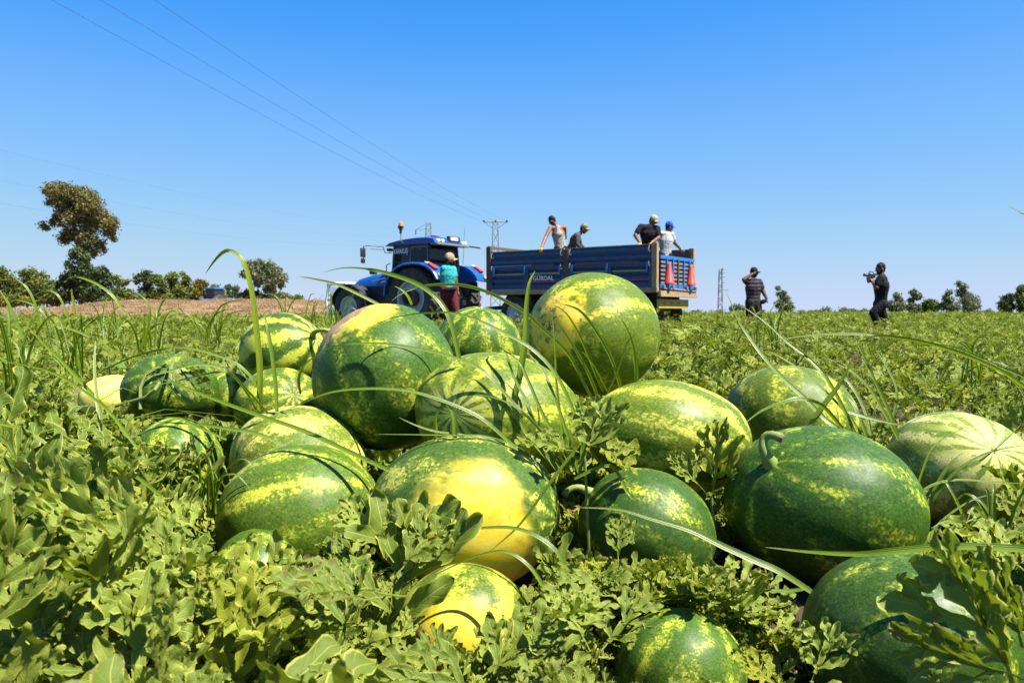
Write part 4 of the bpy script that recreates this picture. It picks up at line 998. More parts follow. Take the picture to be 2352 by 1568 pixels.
tree('bushy_tree', 'dark dense bushy tree at the foot of the tall eucalyptus', 'tree', 195, 705, 83,
     [(165, 610, 14), (200, 612, 16), (180, 632, 24), (148, 645, 18), (215, 635, 22), (240, 630, 18), (252, 650, 18), (128, 655, 12), (190, 665, 32), (225, 670, 28), (155, 675, 26), (186, 598, 13), (180, 582, 12), (192, 586, 11), (200, 596, 12)], 10500, .30, F_DARK, seed=4)
hedge = [(8, 640, [(0, 625, 14), (12, 640, 18), (-10, 650, 22), (5, 668, 24)], F_GREEN), (62, 650, [(50, 628, 12), (72, 625, 13), (62, 645, 22), (85, 650, 18), (40, 655, 16), (65, 672, 26)], F_GREEN),
         (108, 665, [(100, 640, 15), (112, 655, 18), (120, 675, 24), (95, 678, 20)], F_GREEN), (18, 690, [(5, 690, 16), (25, 690, 16), (50, 692, 12), (-12, 692, 18)], F_YEL),
         (268, 665, [(262, 640, 10), (275, 650, 12), (290, 648, 9), (265, 672, 20), (290, 675, 18)], F_GREEN), (330, 660, [(330, 630, 14), (322, 640, 12), (342, 645, 13), (332, 665, 20)], F_DARK),
         (362, 665, [(360, 640, 12), (372, 652, 14), (360, 675, 20)], F_GREEN), (398, 660, [(388, 640, 12), (402, 636, 12), (395, 655, 18), (412, 668, 18), (392, 678, 18)], F_GREEN),
         (428, 660, [(420, 630, 7), (430, 642, 10), (425, 655, 14), (436, 672, 16)], F_GREEN), (462, 665, [(455, 652, 12), (470, 655, 11), (462, 672, 17), (480, 678, 12)], F_YEL),
         (500, 675, [(495, 662, 9), (508, 672, 12), (490, 682, 12)], F_GREEN), (535, 672, [(525, 660, 9), (540, 664, 10), (532, 678, 14), (555, 680, 12)], F_DARK), (580, 678, [(570, 672, 9), (588, 675, 10), (600, 682, 10), (575, 686, 10)], F_DARK),
         (310, 688, [(300, 685, 12), (320, 688, 12), (345, 690, 12), (270, 692, 12)], F_GREEN), (660, 695, [(645, 690, 7), (658, 692, 7), (674, 694, 5)], F_GREEN)]
hl = ['round topped shrub at the far left edge of the hedge', 'leafy hedge tree with two tops left of the eucalyptus', 'hedge shrub tucked against the left side of the dark bushy tree', 'low shrub dotted with yellow flowers at the far left edge',
      'open shrub just right of the dark bushy tree', 'rounded dark green tree standing highest in the middle of the hedge', 'hedge shrub right of the rounded dark tree', 'twin topped green hedge tree left of the thin topped one', 'thin topped hedge tree left of the yellow flowering one',
      'shrub covered in orange yellow flowers left of the far tractor', 'low hedge shrub directly behind the far blue tractor', 'dark hedge shrub right of the far blue tractor', 'low dark shrub at the foot of the lone round tree',
      'low undergrowth shrub in front of the middle of the hedge', 'tiny shrub right of the lone round tree']
for i, (bu, bv, bl, mt) in enumerate(hedge):
    tree('hedge_shrub', hl[i], 'shrub', bu, 705, 80 + (i % 3) * 1.5, bl, 3600, .26, mt, seed=20 + i, group='shrubs and small trees of the hedge', tr=.12)
tree('round_tree', 'lone round topped tree with a grey brown crown right of the hedge', 'tree', 632, 700, 80,
     [(575, 610, 14), (592, 606, 14), (612, 612, 16), (632, 625, 18), (645, 640, 14), (565, 628, 12), (585, 630, 18), (605, 640, 18), (628, 650, 16), (645, 655, 9), (590, 652, 12), (612, 665, 12), (625, 672, 10)],
     7500, .26, F_GREY, [[(618, 702), (616, 670), (608, 635), (600, 615)], [(632, 700), (640, 675), (650, 655)]], .18, 41)
right = [(1803, [(1787, 662, 7), (1790, 675, 7), (1800, 672, 6), (1805, 685, 11), (1795, 700, 14), (1812, 702, 14), (1804, 712, 15)], F_GREY, 'loose topped tree between the man in stripes and the cameraman', 100),
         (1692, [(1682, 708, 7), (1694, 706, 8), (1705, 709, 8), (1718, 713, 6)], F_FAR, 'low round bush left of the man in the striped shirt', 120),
         (2060, [(2042, 700, 9), (2055, 705, 14), (2062, 680, 9), (2066, 692, 11), (2075, 708, 12)], F_GREY, 'first tree right of the cameraman with a pointed top', 90),
         (2098, [(2097, 672, 9), (2108, 680, 8), (2095, 690, 9), (2090, 706, 13), (2106, 708, 12)], F_GREY, 'round topped tree second to the right of the cameraman', 90),
         (2140, [(2132, 697, 11), (2145, 698, 12), (2155, 706, 13), (2130, 709, 12)], F_GREEN, 'low broad dark green bush in the right hand tree row', 90),
         (2175, [(2178, 672, 7), (2172, 684, 7), (2182, 690, 9), (2172, 702, 12), (2186, 708, 12)], F_GREY, 'thin pointed tree left of the tallest right hand tree', 90),
         (2215, [(2203, 652, 9), (2215, 660, 10), (2210, 673, 13), (2225, 680, 12), (2235, 692, 13), (2212, 692, 14), (2222, 706, 16), (2243, 703, 9)], F_GREY, 'tallest tree of the right hand row, leaning crown', 92),
         (2320, [(2308, 686, 9), (2320, 684, 10), (2305, 700, 12), (2322, 704, 14), (2338, 692, 9), (2300, 711, 9)], F_DARK, 'dark tree group just inside the right edge', 90),
         (2350, [(2350, 664, 9), (2345, 680, 10), (2356, 690, 14), (2350, 706, 16)], F_GREEN, 'tree cut by the right edge of the picture', 90)]
for i, (bu, bl, mt, lb, D) in enumerate(right):
    tree('field_tree', lb, 'tree', bu, 722, D, bl, 3200, .24, mt, seed=60 + i, group='trees at the far right of the field', tr=.16)
farb = [(1868, 716, 14, 5), (1895, 713, 14, 7), (1938, 712, 9, 6), (1958, 714, 12, 6), (1985, 715, 9, 5), (2270, 716, 14, 4), (1600, 716, 12, 4), (1650, 717, 14, 4), (1180, 716, 18, 5), (1745, 716, 12, 5), (1840, 717, 10, 4)]
t_ = prop(thing('far_tree_line', 'faint line of distant bushes along the horizon at the right', 'tree line', (0, 0, 0)), None)
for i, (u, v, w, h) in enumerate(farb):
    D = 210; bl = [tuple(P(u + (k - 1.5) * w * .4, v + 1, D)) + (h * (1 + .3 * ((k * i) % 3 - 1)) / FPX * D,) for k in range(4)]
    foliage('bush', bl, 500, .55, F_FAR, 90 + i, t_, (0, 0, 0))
# dry weeds on the bank
rs = random.Random(9)
STRAW = foliage_mat('dry_straw', (0.22, 0.135, 0.07), (0.40, 0.27, 0.15))
st_cl = [grass_cluster('straw_clump', 44, .55, .36, .02, 400 + i, STRAW, 1.6) for i in range(3)]
pts = []
for i in range(6500):
    y = rs.uniform(43, 66); x = -rs.uniform(7.5, 48)
    if x < -.66 * y: continue
    z = ground(x, y)
    if z < .25 and rs.random() < .7: continue
    pts.append(((x, y, z - .03), (0, 0, rs.uniform(0, 6)), rs.uniform(.4, 1.0) * (1.4 if noise.noise(Vector((x * .4, y * .4, 2))) > .25 else 1), rs.randrange(3)))
scatter('dry_grass', st_cl, pts, 'dry straw coloured weeds covering the low bank before the hedge')

# ------------------------------------------------------------------ wheels
def wheel(parent, c, R_, W, axis, rim_r, mat_rim, lugs=22, name='wheel', hub=.0, side=1):
    """c in parent coordinates, axis along local y; children of the wheel are tyre and rim"""
    w = bpy.data.objects.new(name, None); link(w, parent); w.location = c
    h = W / 2
    prof = [(rim_r, -h * .8), (rim_r + .05 * R_, -h * .95), (R_ * .80, -h), (R_ * .93, -h * .92), (R_ * .965, -h * .6), (R_ * .975, 0), (R_ * .965, h * .6), (R_ * .93, h * .92), (R_ * .80, h), (rim_r + .05 * R_, h * .95), (rim_r, h * .8)]
    MB().lathe(prof, (0, 1, 0), (0, 0, 0), 48).build('tyre', TYRE, w, True)
    m = MB()
    for k in range(lugs):
        for sd in (-1, 1):
            a = 2 * math.pi * (k + (.5 if sd > 0 else 0)) / lugs; pts = []
            for f, da in ((.03, .16), (.5, .05), (1.0, -.10)):
                aa = a + da; rr = R_ * (1.0 if f < .9 else .945)
                pts.append(Vector((math.cos(aa) * rr * .985, sd * h * f * 1.02, math.sin(aa) * rr * .985)))
            for q in range(2):
                up = pts[q].copy(); up.y = 0
                m.bar(pts[q], pts[q + 1], .055 * R_ + .01, .06 * R_, up=up.normalized())
    m.build('tread', TYRE, w)
    s = side
    m = MB().lathe([(rim_r + .01, -h * .82), (rim_r + .01, h * .82)], (0, 1, 0), (0, 0, 0), 32)
    m.lathe([(rim_r + .012, s * h * .82), (rim_r * .93, s * h * .78), (rim_r * .86, s * h * .35), (rim_r * .45, s * h * .20), (rim_r * .42, s * h * .38), (.001, s * h * .38)], (0, 1, 0), (0, 0, 0), 32)
    m.build('rim', mat_rim, w, True)
    m = MB()
    for k in range(8):
        a = 2 * math.pi * k / 8
        m.tube([(math.cos(a) * rim_r * .33, s * h * .38, math.sin(a) * rim_r * .33), (math.cos(a) * rim_r * .33, s * h * .46, math.sin(a) * rim_r * .33)], .018, 6)
    m.build('wheel_nuts', STEEL, w)
    if hub:
        MB().lathe([(hub, s * h * .3), (hub, s * h * 1.25), (hub * .82, s * h * 1.25), (hub * .78, s * h * .6), (.001, s * h * .6)], (0, 1, 0), (0, 0, 0), 28).build('wheel_weight', RUST, w, True)
    return w

# ------------------------------------------------------------------ tractor
TA = R(147)
tr = thing('tractor', 'blue farm tractor with dark glass cab, orange beacon and big lugged tyres', 'tractor', (-2.30, 24.8, .10), TA)
for sd in (1, -1):
    wheel(tr, (0, sd * .95, .86), .88, .50, 1, .50, RIMM, 22, hub=.24, side=sd)
    wheel(tr, (2.55, sd * .88, .60), .62, .40, 1, .34, RIMM, 18, side=sd)
m = MB().b2(-.5, 2.3, -.28, .28, .62, 1.05, .05); m.b2(2.2, 2.95, -.22, .22, .55, .95, .04); m.tube([(0, -.9, .86), (0, .9, .86)], .13, 12); m.tube([(2.55, -.8, .6), (2.55, .8, .6)], .08, 10)
m.b2(.6, 1.25, .45, .85, .55, 1.12, .06); m.b2(.6, 1.25, -.85, -.45, .55, 1.12, .06); m.b2(-1.0, -.5, -.2, .2, .5, .9, .03)
m.b2(.75, 1.2, .86, 1.1, .45, .5); m.b2(.75, 1.2, .86, 1.1, .75, .8); m.build('chassis', BLACKP, tr)
# bonnet
V = []; F = []
sec = [(1.05, 1.05, 1.72, .40), (1.6, 1.02, 1.70, .42), (2.3, .98, 1.62, .41), (2.85, .95, 1.50, .38), (3.10, .95, 1.36, .34), (3.20, 1.0, 1.18, .30)]
for x, z0, z1, w in sec:
    for k in range(11):
        t = -1 + 2 * k / 10; e = abs(t)
        yy = math.copysign(w * min(1, e * 1.45), t); zz = z1 - (z1 - z0) * max(0, (e - .55) / .45) ** 1.0 - .06 * min(1, e * 1.6) ** 3
        V.append((x, yy, zz))
for i in range(len(sec) - 1):
    for k in range(10): q = i * 11 + k; F.append((q, q + 1, q + 12, q + 11))
F.append(tuple(55 + k for k in range(11)))
mb = MB().add(V, F); mb.build('bonnet', BLUE, tr, True)
m = MB(); m.b2(1.25, 2.95, .425, .44, .78, 1.26); m.b2(1.25, 2.95, -.44, -.425, .78, 1.26); m.b2(3.0, 3.215, -.28, .28, .8, 1.28, .03); m.b2(2.6, 3.02, -.39, .39, .95, 1.34, .03); m.build('side_grille', BLACKP, tr)
m = MB()
for k in range(6): m.b2(1.4 + .0 * k, 2.9, .44, .447, .84 + k * .065, .87 + k * .065)
m.build('grille_slats', DARKI, tr)
m = MB(); m.box((1.75, .431, 1.47), (.85, .008, .035), Matrix.Rotation(R(8), 3, 'Y')); m.box((1.55, .432, 1.40), (.45, .008, .05), Matrix.Rotation(R(8), 3, 'Y')); m.build('bonnet_stripe', WHITEP, tr)
m = MB(); 
for sd in (-1, 1): m.b2(3.05, 3.19, sd * .2 - .08, sd * .2 + .08, 1.24, 1.34, .01)
m.build('headlight', LAMPW, tr)
MB().tube([(1.15, -.42, 1.5), (1.15, -.46, 2.1), (1.15, -.46, 2.55), (1.12, -.46, 2.62)], [.05, .055, .04, .04], 12).build('exhaust', BLACKP, tr, True)
MB().b2(2.35, 2.6, -.06, .06, 1.64, 1.80, .03).build('air_intake', BLACKP, tr)
# cab frame, glass, roof
fr = MB(); c = .72
LP = [((-.38, c, 1.25), (-.30, c * .93, 2.55)), ((.42, c + .02, 1.1), (.40, c * .95, 2.58)), ((1.10, c - .02, 1.05), (1.02, c * .9, 2.55))]
for a, b in LP:
    fr.bar(a, b, .075, .075); fr.bar((a[0], -a[1], a[2]), (b[0], -b[1], b[2]), .075, .075)
for z, xx in ((2.56, (-.32, 1.04)), (1.22, (-.40, 1.12))):
    for s_ in (-1, 1): fr.bar((xx[0], s_ * c * .95, z), (xx[1], s_ * c * .93, z), .07)
fr.bar((-.36, -c, 1.25), (-.36, c, 1.25), .08); fr.bar((1.1, -c, 1.1), (1.1, c, 1.1), .08); fr.build('cab_frame', BLACKP, tr)
g = MB()
for s_ in (1, -1):
    g.add([(.46, s_ * (c + .005), 1.15), (1.06, s_ * (c - .015), 1.10), (.99, s_ * c * .905, 2.52), (.44, s_ * c * .955, 2.52)], [(0, 1, 2, 3)])
    g.add([(-.35, s_ * (c + .0), 1.55), (.38, s_ * (c + .01), 1.55), (.37, s_ * c * .955, 2.52), (-.28, s_ * c * .935, 2.52)], [(0, 1, 2, 3)])
g.add([(1.10, -c + .05, 1.3), (1.10, c - .05, 1.3), (1.02, c * .88, 2.52), (1.02, -c * .88, 2.52)], [(0, 1, 2, 3)])
g.add([(-.37, -c + .05, 1.35), (-.37, c - .05, 1.35), (-.30, c * .9, 2.52), (-.30, -c * .9, 2.52)], [(0, 1, 2, 3)])
g.build('cab_window', GLASS, tr)
m = MB()
for a, b in (((-.33, c + .02, 1.6), (.36, c + .03, 1.6)), ((.36, c + .03, 1.6), (.35, c * .97, 2.48)), ((.35, c * .97, 2.48), (-.27, c * .95, 2.48)), ((-.27, c * .95, 2.48), (-.33, c + .02, 1.6))): m.bar(a, b, .035)
m.build('side_window_frame', STEEL, tr)
MB().b2(.05, .15, c + .03, c + .06, 1.72, 1.76).build('window_handle', BLACKP, tr)
m = MB(); m.b2(-.1, .45, -.25, .25, 1.25, 1.42, .04); m.box((-.14, 0, 1.75), (.12, .46, .75), Matrix.Rotation(R(-8), 3, 'Y'), bev=.04); m.build('seat', DARKI, tr)
m = MB(); ring = [(.72 + .17 * math.cos(a) * .5, .17 * math.sin(a), 1.72 + .17 * math.cos(a) * .8) for a in [i * math.pi / 8 for i in range(17)]]; m.tube(ring, .016, 6, False); m.tube([(.72, 0, 1.7), (.95, 0, 1.3)], .03, 8); m.b2(.85, 1.06, -.3, .3, 1.2, 1.5, .04); m.build('steering_wheel', BLACKP, tr)
rf = MB(); V = []; F = []
prof = [(-.62, 2.66), (-.55, 2.80), (-.30, 2.86), (.20, 2.86), (.70, 2.82), (1.10, 2.74), (1.30, 2.62)]
for i, (x, z) in enumerate(prof):
    for k in range(9):
        t = -1 + k / 4; V.append((x, t * .78, z - .07 * abs(t) ** 4))
for i in range(len(prof) - 1):
    for k in range(8): q = i * 9 + k; F.append((q, q + 1, q + 10, q + 9))
nb = len(V)
for i, (x, z) in enumerate(prof):
    for k in (0, 8):
        V.append((x * .97, (-1 + k / 4) * .76, 2.58))
for i in range(len(prof) - 1):
    for e, k in ((0, 0), (1, 8)): F.append((i * 9 + k, (i + 1) * 9 + k, nb + (i + 1) * 2 + e, nb + i * 2 + e))
    F.append((nb + i * 2, nb + (i + 1) * 2, nb + (i + 1) * 2 + 1, nb + i * 2 + 1))
F.append(tuple(range(9)) + (nb + 1, nb)); F.append(tuple(54 + k for k in range(9)) + (nb + 13, nb + 12))
rf.add(V, F).build('roof', BLUE, tr, True)
MB().b2(-.70, -.45, -.78, .78, 2.52, 2.60, .02).build('rear_roof_bar', STEEL, tr)
MB().bar((-.62, -.70, 2.58), (-.72, -1.3, 2.55), .05).build('side_marker_arm', BLACKP, tr)
for yy in (.62, .42, -.55, -.68):
    MB().lathe([(.001, -.0), (.062, .0), (.062, .05), (.001, .07)], (-1, 0, 0), (-.58, yy, 2.68), 14).build('work_light', LAMPW, tr, True)
m = MB().b2(-.63, -.55, -.40, .15, 2.70, 2.88, .01).build('registration_box', BLACKP, tr)
MB().b2(-.636, -.631, -.30, .06, 2.73, 2.85).build('registration_plate', WHITEP, tr)
MB().b2(-.35, -.15, .2, .45, 2.86, 2.90, .02).build('roof_cap', REDP, tr)
MB().tube([(.55, .70, 2.55), (.62, .84, 2.72), (.62, .84, 3.0)], .015, 8).build('beacon_rod', STEEL, tr, True)
MB().lathe([(.001, 0), (.035, .0), (.04, .12), (.085, .22), (.09, .27), (.001, .27)], (0, 0, 1), (.62, .84, 2.98), 16).build('beacon_base', BLACKP, tr, True)
MB().lathe([(.001, .27), (.062, .27), (.066, .36), (.045, .42), (.001, .44)], (0, 0, 1), (.62, .84, 2.98), 16).build('beacon', AMBER, tr, True)
for s_ in (1, -1):
    m = MB(); m.tube([(1.08, s_ * .70, 2.30), (1.22, s_ * .86, 2.30), (1.25, s_ * .9, 2.52), (1.55, s_ * 1.25, 2.55), (1.62, s_ * 1.35, 2.52), (1.62, s_ * 1.35, 2.05)], .018, 8)
    m.tube([(1.24, s_ * .88, 2.42), (1.50, s_ * 1.18, 2.43)], .014, 8); m.build('mirror_arm', BLACKP, tr, True)
    MB().b2(1.60, 1.66, s_ * 1.37 - .09, s_ * 1.37 + .09, 2.12, 2.46, .02).build('mirror', BLACKP, tr, True)
    MB().b2(1.60, 1.66, s_ * 1.37 - .07, s_ * 1.37 + .07, 1.90, 2.08, .02).build('lower_mirror', BLACKP, tr, True)
MB().b2(1.10, 1.22, .62, .80, 2.36, 2.48, .03).build('front_work_light', BLACKP, tr, True)
MB().tube([(1.18, .76, 1.1), (1.22, .80, 1.5), (1.22, .80, 1.85), (1.12, .74, 1.92)], .016, 8).build('handrail', BLACKP, tr, True)
MB().tube([(-.5, -.72, 1.9), (-.55, -.75, 3.3)], [.008, .003], 6).build('antenna', BLACKP, tr)
# rear fenders
for s_ in (1, -1):
    V = []; F = []; n = 18
    path = [(math.cos(R(a)) * 1.03, .86 + math.sin(R(a)) * 1.03) for a in [152 - i * (152 - 12) / n * 1.0 for i in range(n + 1)]]
    path = [(-x if False else x, z) for x, z in path]
    # runs from the front (x>0) over the top to a squared tail at the back
    path = [(.98, .95), (.96, 1.2), (.85, 1.45), (.68, 1.66), (.45, 1.80), (.2, 1.87), (-.1, 1.89), (-.4, 1.87), (-.65, 1.80), (-.85, 1.68), (-1.0, 1.52), (-1.06, 1.40)]
    inner = [(x * .93, .86 + (z - .86) * .93) for x, z in path]
    y0, y1 = s_ * .70, s_ * 1.24
    V = []
    for (x, z), (xi, zi) in zip(path, inner): V += [(x, y0, z), (x, y1 - s_ * .05, z), (x * .985, y1, z - .03), (xi, y1, zi), (xi * 1.01, y1 - s_ * .03, zi), (xi * 1.03, y0, zi + .03)]
    for i in range(len(path) - 1):
        for k in range(6): F.append((i * 6 + k, i * 6 + (k + 1) % 6, (i + 1) * 6 + (k + 1) % 6, (i + 1) * 6 + k))
    F.append(tuple(range(6))); F.append(tuple(len(V) - 6 + k for k in range(6)))
    MB().add(V, F).build('fender', BLUE, tr, True)
    # inner wall of the fender towards the cab
    MB().prism([(x * .96, .86 + (z - .86) * .96) for x, z in path] + [(-.55, 1.3), (.9, .9)], y0 - .01 * s_, y0 + .01 * s_).build('fender_wall', BLUE, tr)
    f = MB().box((-.80, s_ * 1.12, 1.755), (.30, .16, .06), Matrix.Rotation(R(-32), 3, 'Y'), bev=.01).build('tail_light', REDP, tr)
    MB().box((-.62, s_ * 1.12, 1.845), (.14, .16, .05), Matrix.Rotation(R(-20), 3, 'Y'), bev=.01).build('clear_lamp', LAMPW, tr)
    MB().box((-1.05, s_ * 1.12, 1.50), (.10, .12, .03), Matrix.Rotation(R(-55), 3, 'Y'), bev=.005).build('side_reflector', YEL, tr)
    # front mudguard
    pa = [(2.55 + math.cos(R(a)) * .72, .60 + math.sin(R(a)) * .72) for a in range(10, 151, 14)]
    V = []; F = []
    for (x, z) in pa: V += [(x, s_ * .68, z), (x, s_ * 1.10, z), (x, s_ * 1.12, z - .03), (x, s_ * .68, z - .03)]
    for i in range(len(pa) - 1):
        for k in range(4): F.append((i * 4 + k, i * 4 + (k + 1) % 4, (i + 1) * 4 + (k + 1) % 4, (i + 1) * 4 + k))
    MB().add(V, F).build('front_mudguard', BLACKP, tr, True)
MB().b2(2.95, 3.55, -.30, .30, .62, 1.02, .06).build('front_weights', BLACKP, tr)
for _c in tr.children:
    if _c.type == 'MESH':
        for _v in _c.data.vertices:
            if _v.co.z > 1.9: _v.co.z = 1.9 + (_v.co.z - 1.9) * .80
def text(parent, s, size, loc, rot, mat, name='lettering', ext=.002, sx=1.0):
    cu = bpy.data.curves.new(name, 'FONT'); cu.body = s; cu.size = size; cu.extrude = ext; cu.offset = .006 * size / .1 * .3; cu.align_x = 'LEFT'
    o = bpy.data.objects.new(name, cu); COL.objects.link(o)
    bpy.context.view_layer.update(); me = bpy.data.meshes.new_from_object(o.evaluated_get(bpy.context.evaluated_depsgraph_get()))
    bpy.data.objects.remove(o); me.materials.clear(); me.materials.append(mat)
    o = obj(name, me, parent, loc, rot); o.scale = (sx, 1, 1); return o
LETW = paint('white_lettering', (0.72, 0.74, 0.76), 0.5, dirt=0.3, scale=15)
# letters read along -x of the tractor (its left side faces the camera)
text(tr, 'KARAKUŞ', .20, (1.005, c * .945 + .035, 2.19), (R(90 - 3), 0, R(180)), LETW, sx=.60)

# ------------------------------------------------------------------ trailer with ribbed drop sides
TL, TW = 5.35, 2.35
NC = Vector((3.67, 20.8, 0)); dirx = Vector((.82, -.572, 0)).normalized()
TO = NC - dirx * TL
tl = thing('farm_trailer', 'high sided blue farm trailer with rusty posts and a lower ribbed tailgate', 'trailer', (TO.x, TO.y, 0.05), math.atan2(dirx.y, dirx.x))
zb, zt, zm = 1.14, 2.20, 1.80
def side_panel(x0, x1, y, s_, z0, z1, ribs, name, lbl=None):
    """corrugated panel, outward along s_ * y"""
    V = []; F = []; n = ribs * 6
    for i in range(n + 1):
        t = i / n; ph = (t * ribs) % 1.0; d = .0 if ph < .12 or ph > .88 else (.035 if .3 < ph < .7 else .0175)
        z = z0 + (z1 - z0) * t
        V += [(x0, y + s_ * d, z), (x1, y + s_ * d, z), (x1, y - s_ * .02, z), (x0, y - s_ * .02, z)]
    for i in range(n):
        for k in range(4): F.append((i * 4 + k, i * 4 + (k + 1) % 4, (i + 1) * 4 + (k + 1) % 4, (i + 1) * 4 + k))
    F.append((0, 1, 2, 3)); F.append((n * 4, n * 4 + 1, n * 4 + 2, n * 4 + 3))
    o = MB().add(V, F).build(name, TBLUE, tl); return o
cx_ = TL / 2
for y, s_ in ((0, -1), (TW, 1)):
    for x0, x1 in ((.17, cx_ - .08), (cx_ + .08, TL - .17)):
        up_ = side_panel(x0, x1, y, s_, zm + .01, zt, 2, 'upper_side_panel')
        lo = side_panel(x0, x1, y, s_, zb, zm - .01, 4, 'lower_side_panel')
        xm = (x0 + x1) / 2
        f = MB(); yy = y + s_ * .045
        for z in (zb + .02, zm - .05): f.box(((x0 + x1) / 2, yy, z), (x1 - x0, .02, .05))
        for x in (x0 + .03, x1 - .03): f.box((x, yy, (zb + zm) / 2), (.06, .022, zm - zb - .04))
        f.box((xm, yy, (zb + zm) / 2), (.16, .022, zm - zb - .04))
        f.build('panel_frame', TBLUE, tl)
        for x in (x0 + .12, xm - .04, x1 - .10): MB().box((x, y + s_ * .075, zm - .16), (.05, .04, .26)).build('hinge_bracket', TBLUEL, tl)
        w_ = (x1 - x0) / 2 - .2
        for q, xs_ in enumerate((x0 + .10 + w_ / 2, xm + .12 + w_ / 2)):
            MB().box((xs_, y + s_ * .051, 1.56), (w_, .008, .035)).build('yellow_stripe', YEL, tl)
            if q: MB().box((xs_, y + s_ * .051, 1.33), (w_, .008, .03)).build('red_stripe', REDP, tl)
        MB().box(((x0 + x1) / 2, y, zt + .012), (x1 - x0, .05, .025)).build('top_rail', YEL if y == 0 else RUST, tl)
    for x in (.085, cx_, TL - .085):
        hgt = 2.42 if x < 1 else (2.24 if x < 4 else 2.30)
        MB().b2(x - .075, x + .075, y - .06, y + .06, 1.0, hgt - .05, .01).build('post', RUST if x < 4 else WOODM, tl)
    # lashing hooks
    for x in (.22, cx_ - .14, cx_ + .14, TL - .22):
        for z in (2.10, 1.74):
            m = MB(); m.tube([(x, y + s_ * .05, z + .08), (x, y + s_ * .09, z + .04), (x, y + s_ * .10, z - .05), (x + .03, y + s_ * .09, z - .08), (x + .06, y + s_ * .08, z - .04)], .011, 6); m.build('hook', STEEL, tl, True)
    MB().b2(0, TL, y - .05, y + .05, 1.0, 1.12, .005).build('sill_beam', WOODM, tl)
GT = text(tl, 'GÜRDAL', .17, (1.62, -.056, 1.375), (R(90), 0, 0), LETW, sx=1.0)
# front wall
MB().b2(-.02, .02, .06, TW - .06, 1.0, 2.1).build('front_wall', TBLUE, tl)
MB().b2(-.03, .03, .06, TW - .06, 2.32, 2.40).build('front_top_beam', RUST, tl)
MB().b2(.03, TL - .03, .06, TW - .06, 1.02, 1.10).build('bed_floor', WOODM, tl)
MB().b2(.1, TL - .1, TW - .062, TW - .055, 1.12, 2.16).build('inner_lining', RUST, tl)
# tailgate: frame, slats, cones of red reflector
x = TL + .0
f = MB(); f.box((x, TW / 2, 1.90), (.06, TW - .2, .09)); f.build('tailgate_top_rail', TBLUEL, tl)
for y in (.42, .80, 1.14, 1.50, 1.88):
    MB().box((x + .045, y, 1.52), (.035, .055 if y != 1.14 else .05, .72)).build('tailgate_bar', TBLUEL if y not in (1.14,) else RUST, tl)
for k in range(6):
    MB().box((x + .01, TW / 2, 1.25 + k * .105), (.03, TW - .24, .055)).build('tailgate_slat', STEEL, tl)
MB().box((x + .02, TW / 2, 1.16), (.05, TW - .1, .10)).build('tailgate_lower_rail', TBLUEL, tl)
MB().box((x + .03, TW / 2, .97), (.10, TW, .15), bev=.01).build('rear_beam', WOODM, tl)
MB().tube([(x + .08, .15, 1.10), (x + .08, TW - .1, 1.06)], .025, 8).build('rear_tube', STEEL, tl)
for y in (.45, 1.86):
    MB().lathe([(.001, 0), (.135, 0), (.135, .04), (.12, .06), (.045, .50), (.035, .52), (.001, .52)], (0, 0, 1), (x + .10, y, 1.22), 20).build('traffic_cone', ORANGE, tl, True)
for y in (.15, .7, 1.6, 2.2):
    MB().box((x + .08, y, 1.14), (.08, .09, .09), bev=.01).build('latch', STEEL, tl)
MB().box((x - .1, TW / 2 - .02, .72), (.06, 1.9, .24), bev=.01).build('rear_bumper', YEL, tl)
for y in (.55, 1.0, 1.45):
    MB().box((x - .062, y, .74), (.012, .12, .05)).build('bumper_lamp', REDP, tl)
m = MB(); m.b2(.3, TL - .2, .55, .70, .78, 1.0); m.b2(.3, TL - .2, 1.65, 1.80, .78, 1.0); m.b2(.3, .9, .4, 1.9, .62, .80)
m.b2(2.9, 3.3, .3, 2.05, .62, .8); m.b2(4.2, 4.6, .3, 2.05, .62, .8); m.tube([(.5, 1.17, .7), (-1.6, 1.17, .55)], .06, 8); m.b2(.5, 1.4, .2, .5, .55, .95, .03); m.build('chassis', BLACKP, tl)
for xw in (.9, 3.55, 4.55):
    for y in (.22, TW - .22):
        wheel(tl, (xw, y, .48), .50, .28, 1, .27, RIMM, 26, side=(-1 if y < 1 else 1))

# ------------------------------------------------------------------ pylons, mast, wires
def lattice(name, label, u, D, vtop, w0, w1, arms, base_v=None, cat='pylon'):
    top = P(u, vtop, D); b = Vector((top.x, D, ground(top.x, D))); H = top.z - b.z
    t = thing(name, label, cat, b)
    m = MB(); th = .055 * (D / 94) ** .4
    n = max(6, int(H / 1.1)); cor = lambda z: w0 + (w1 - w0) * z / H
    for sx in (-1, 1):
        for sy in (-1, 1): m.bar((sx * w0 / 2, sy * w0 / 2, 0), (sx * w1 / 2, sy * w1 / 2, H), th * 1.3)
    m.build('leg_frame', STEEL, t); m = MB()
    for i in range(n):
        z0, z1 = H * i / n, H * (i + 1) / n; a, b2 = cor(z0) / 2, cor(z1) / 2
        for q in range(4):
            c0 = [(-1, -1), (1, -1), (1, 1), (-1, 1)][q]; c1 = [(-1, -1), (1, -1), (1, 1), (-1, 1)][(q + 1) % 4]
            if (i + q) % 2: c0, c1 = c1, c0
            m.bar((c0[0] * a, c0[1] * a, z0), (c1[0] * b2, c1[1] * b2, z1), th)
    m.build('bracing', STEEL, t)
    arms(t, H, th); return t
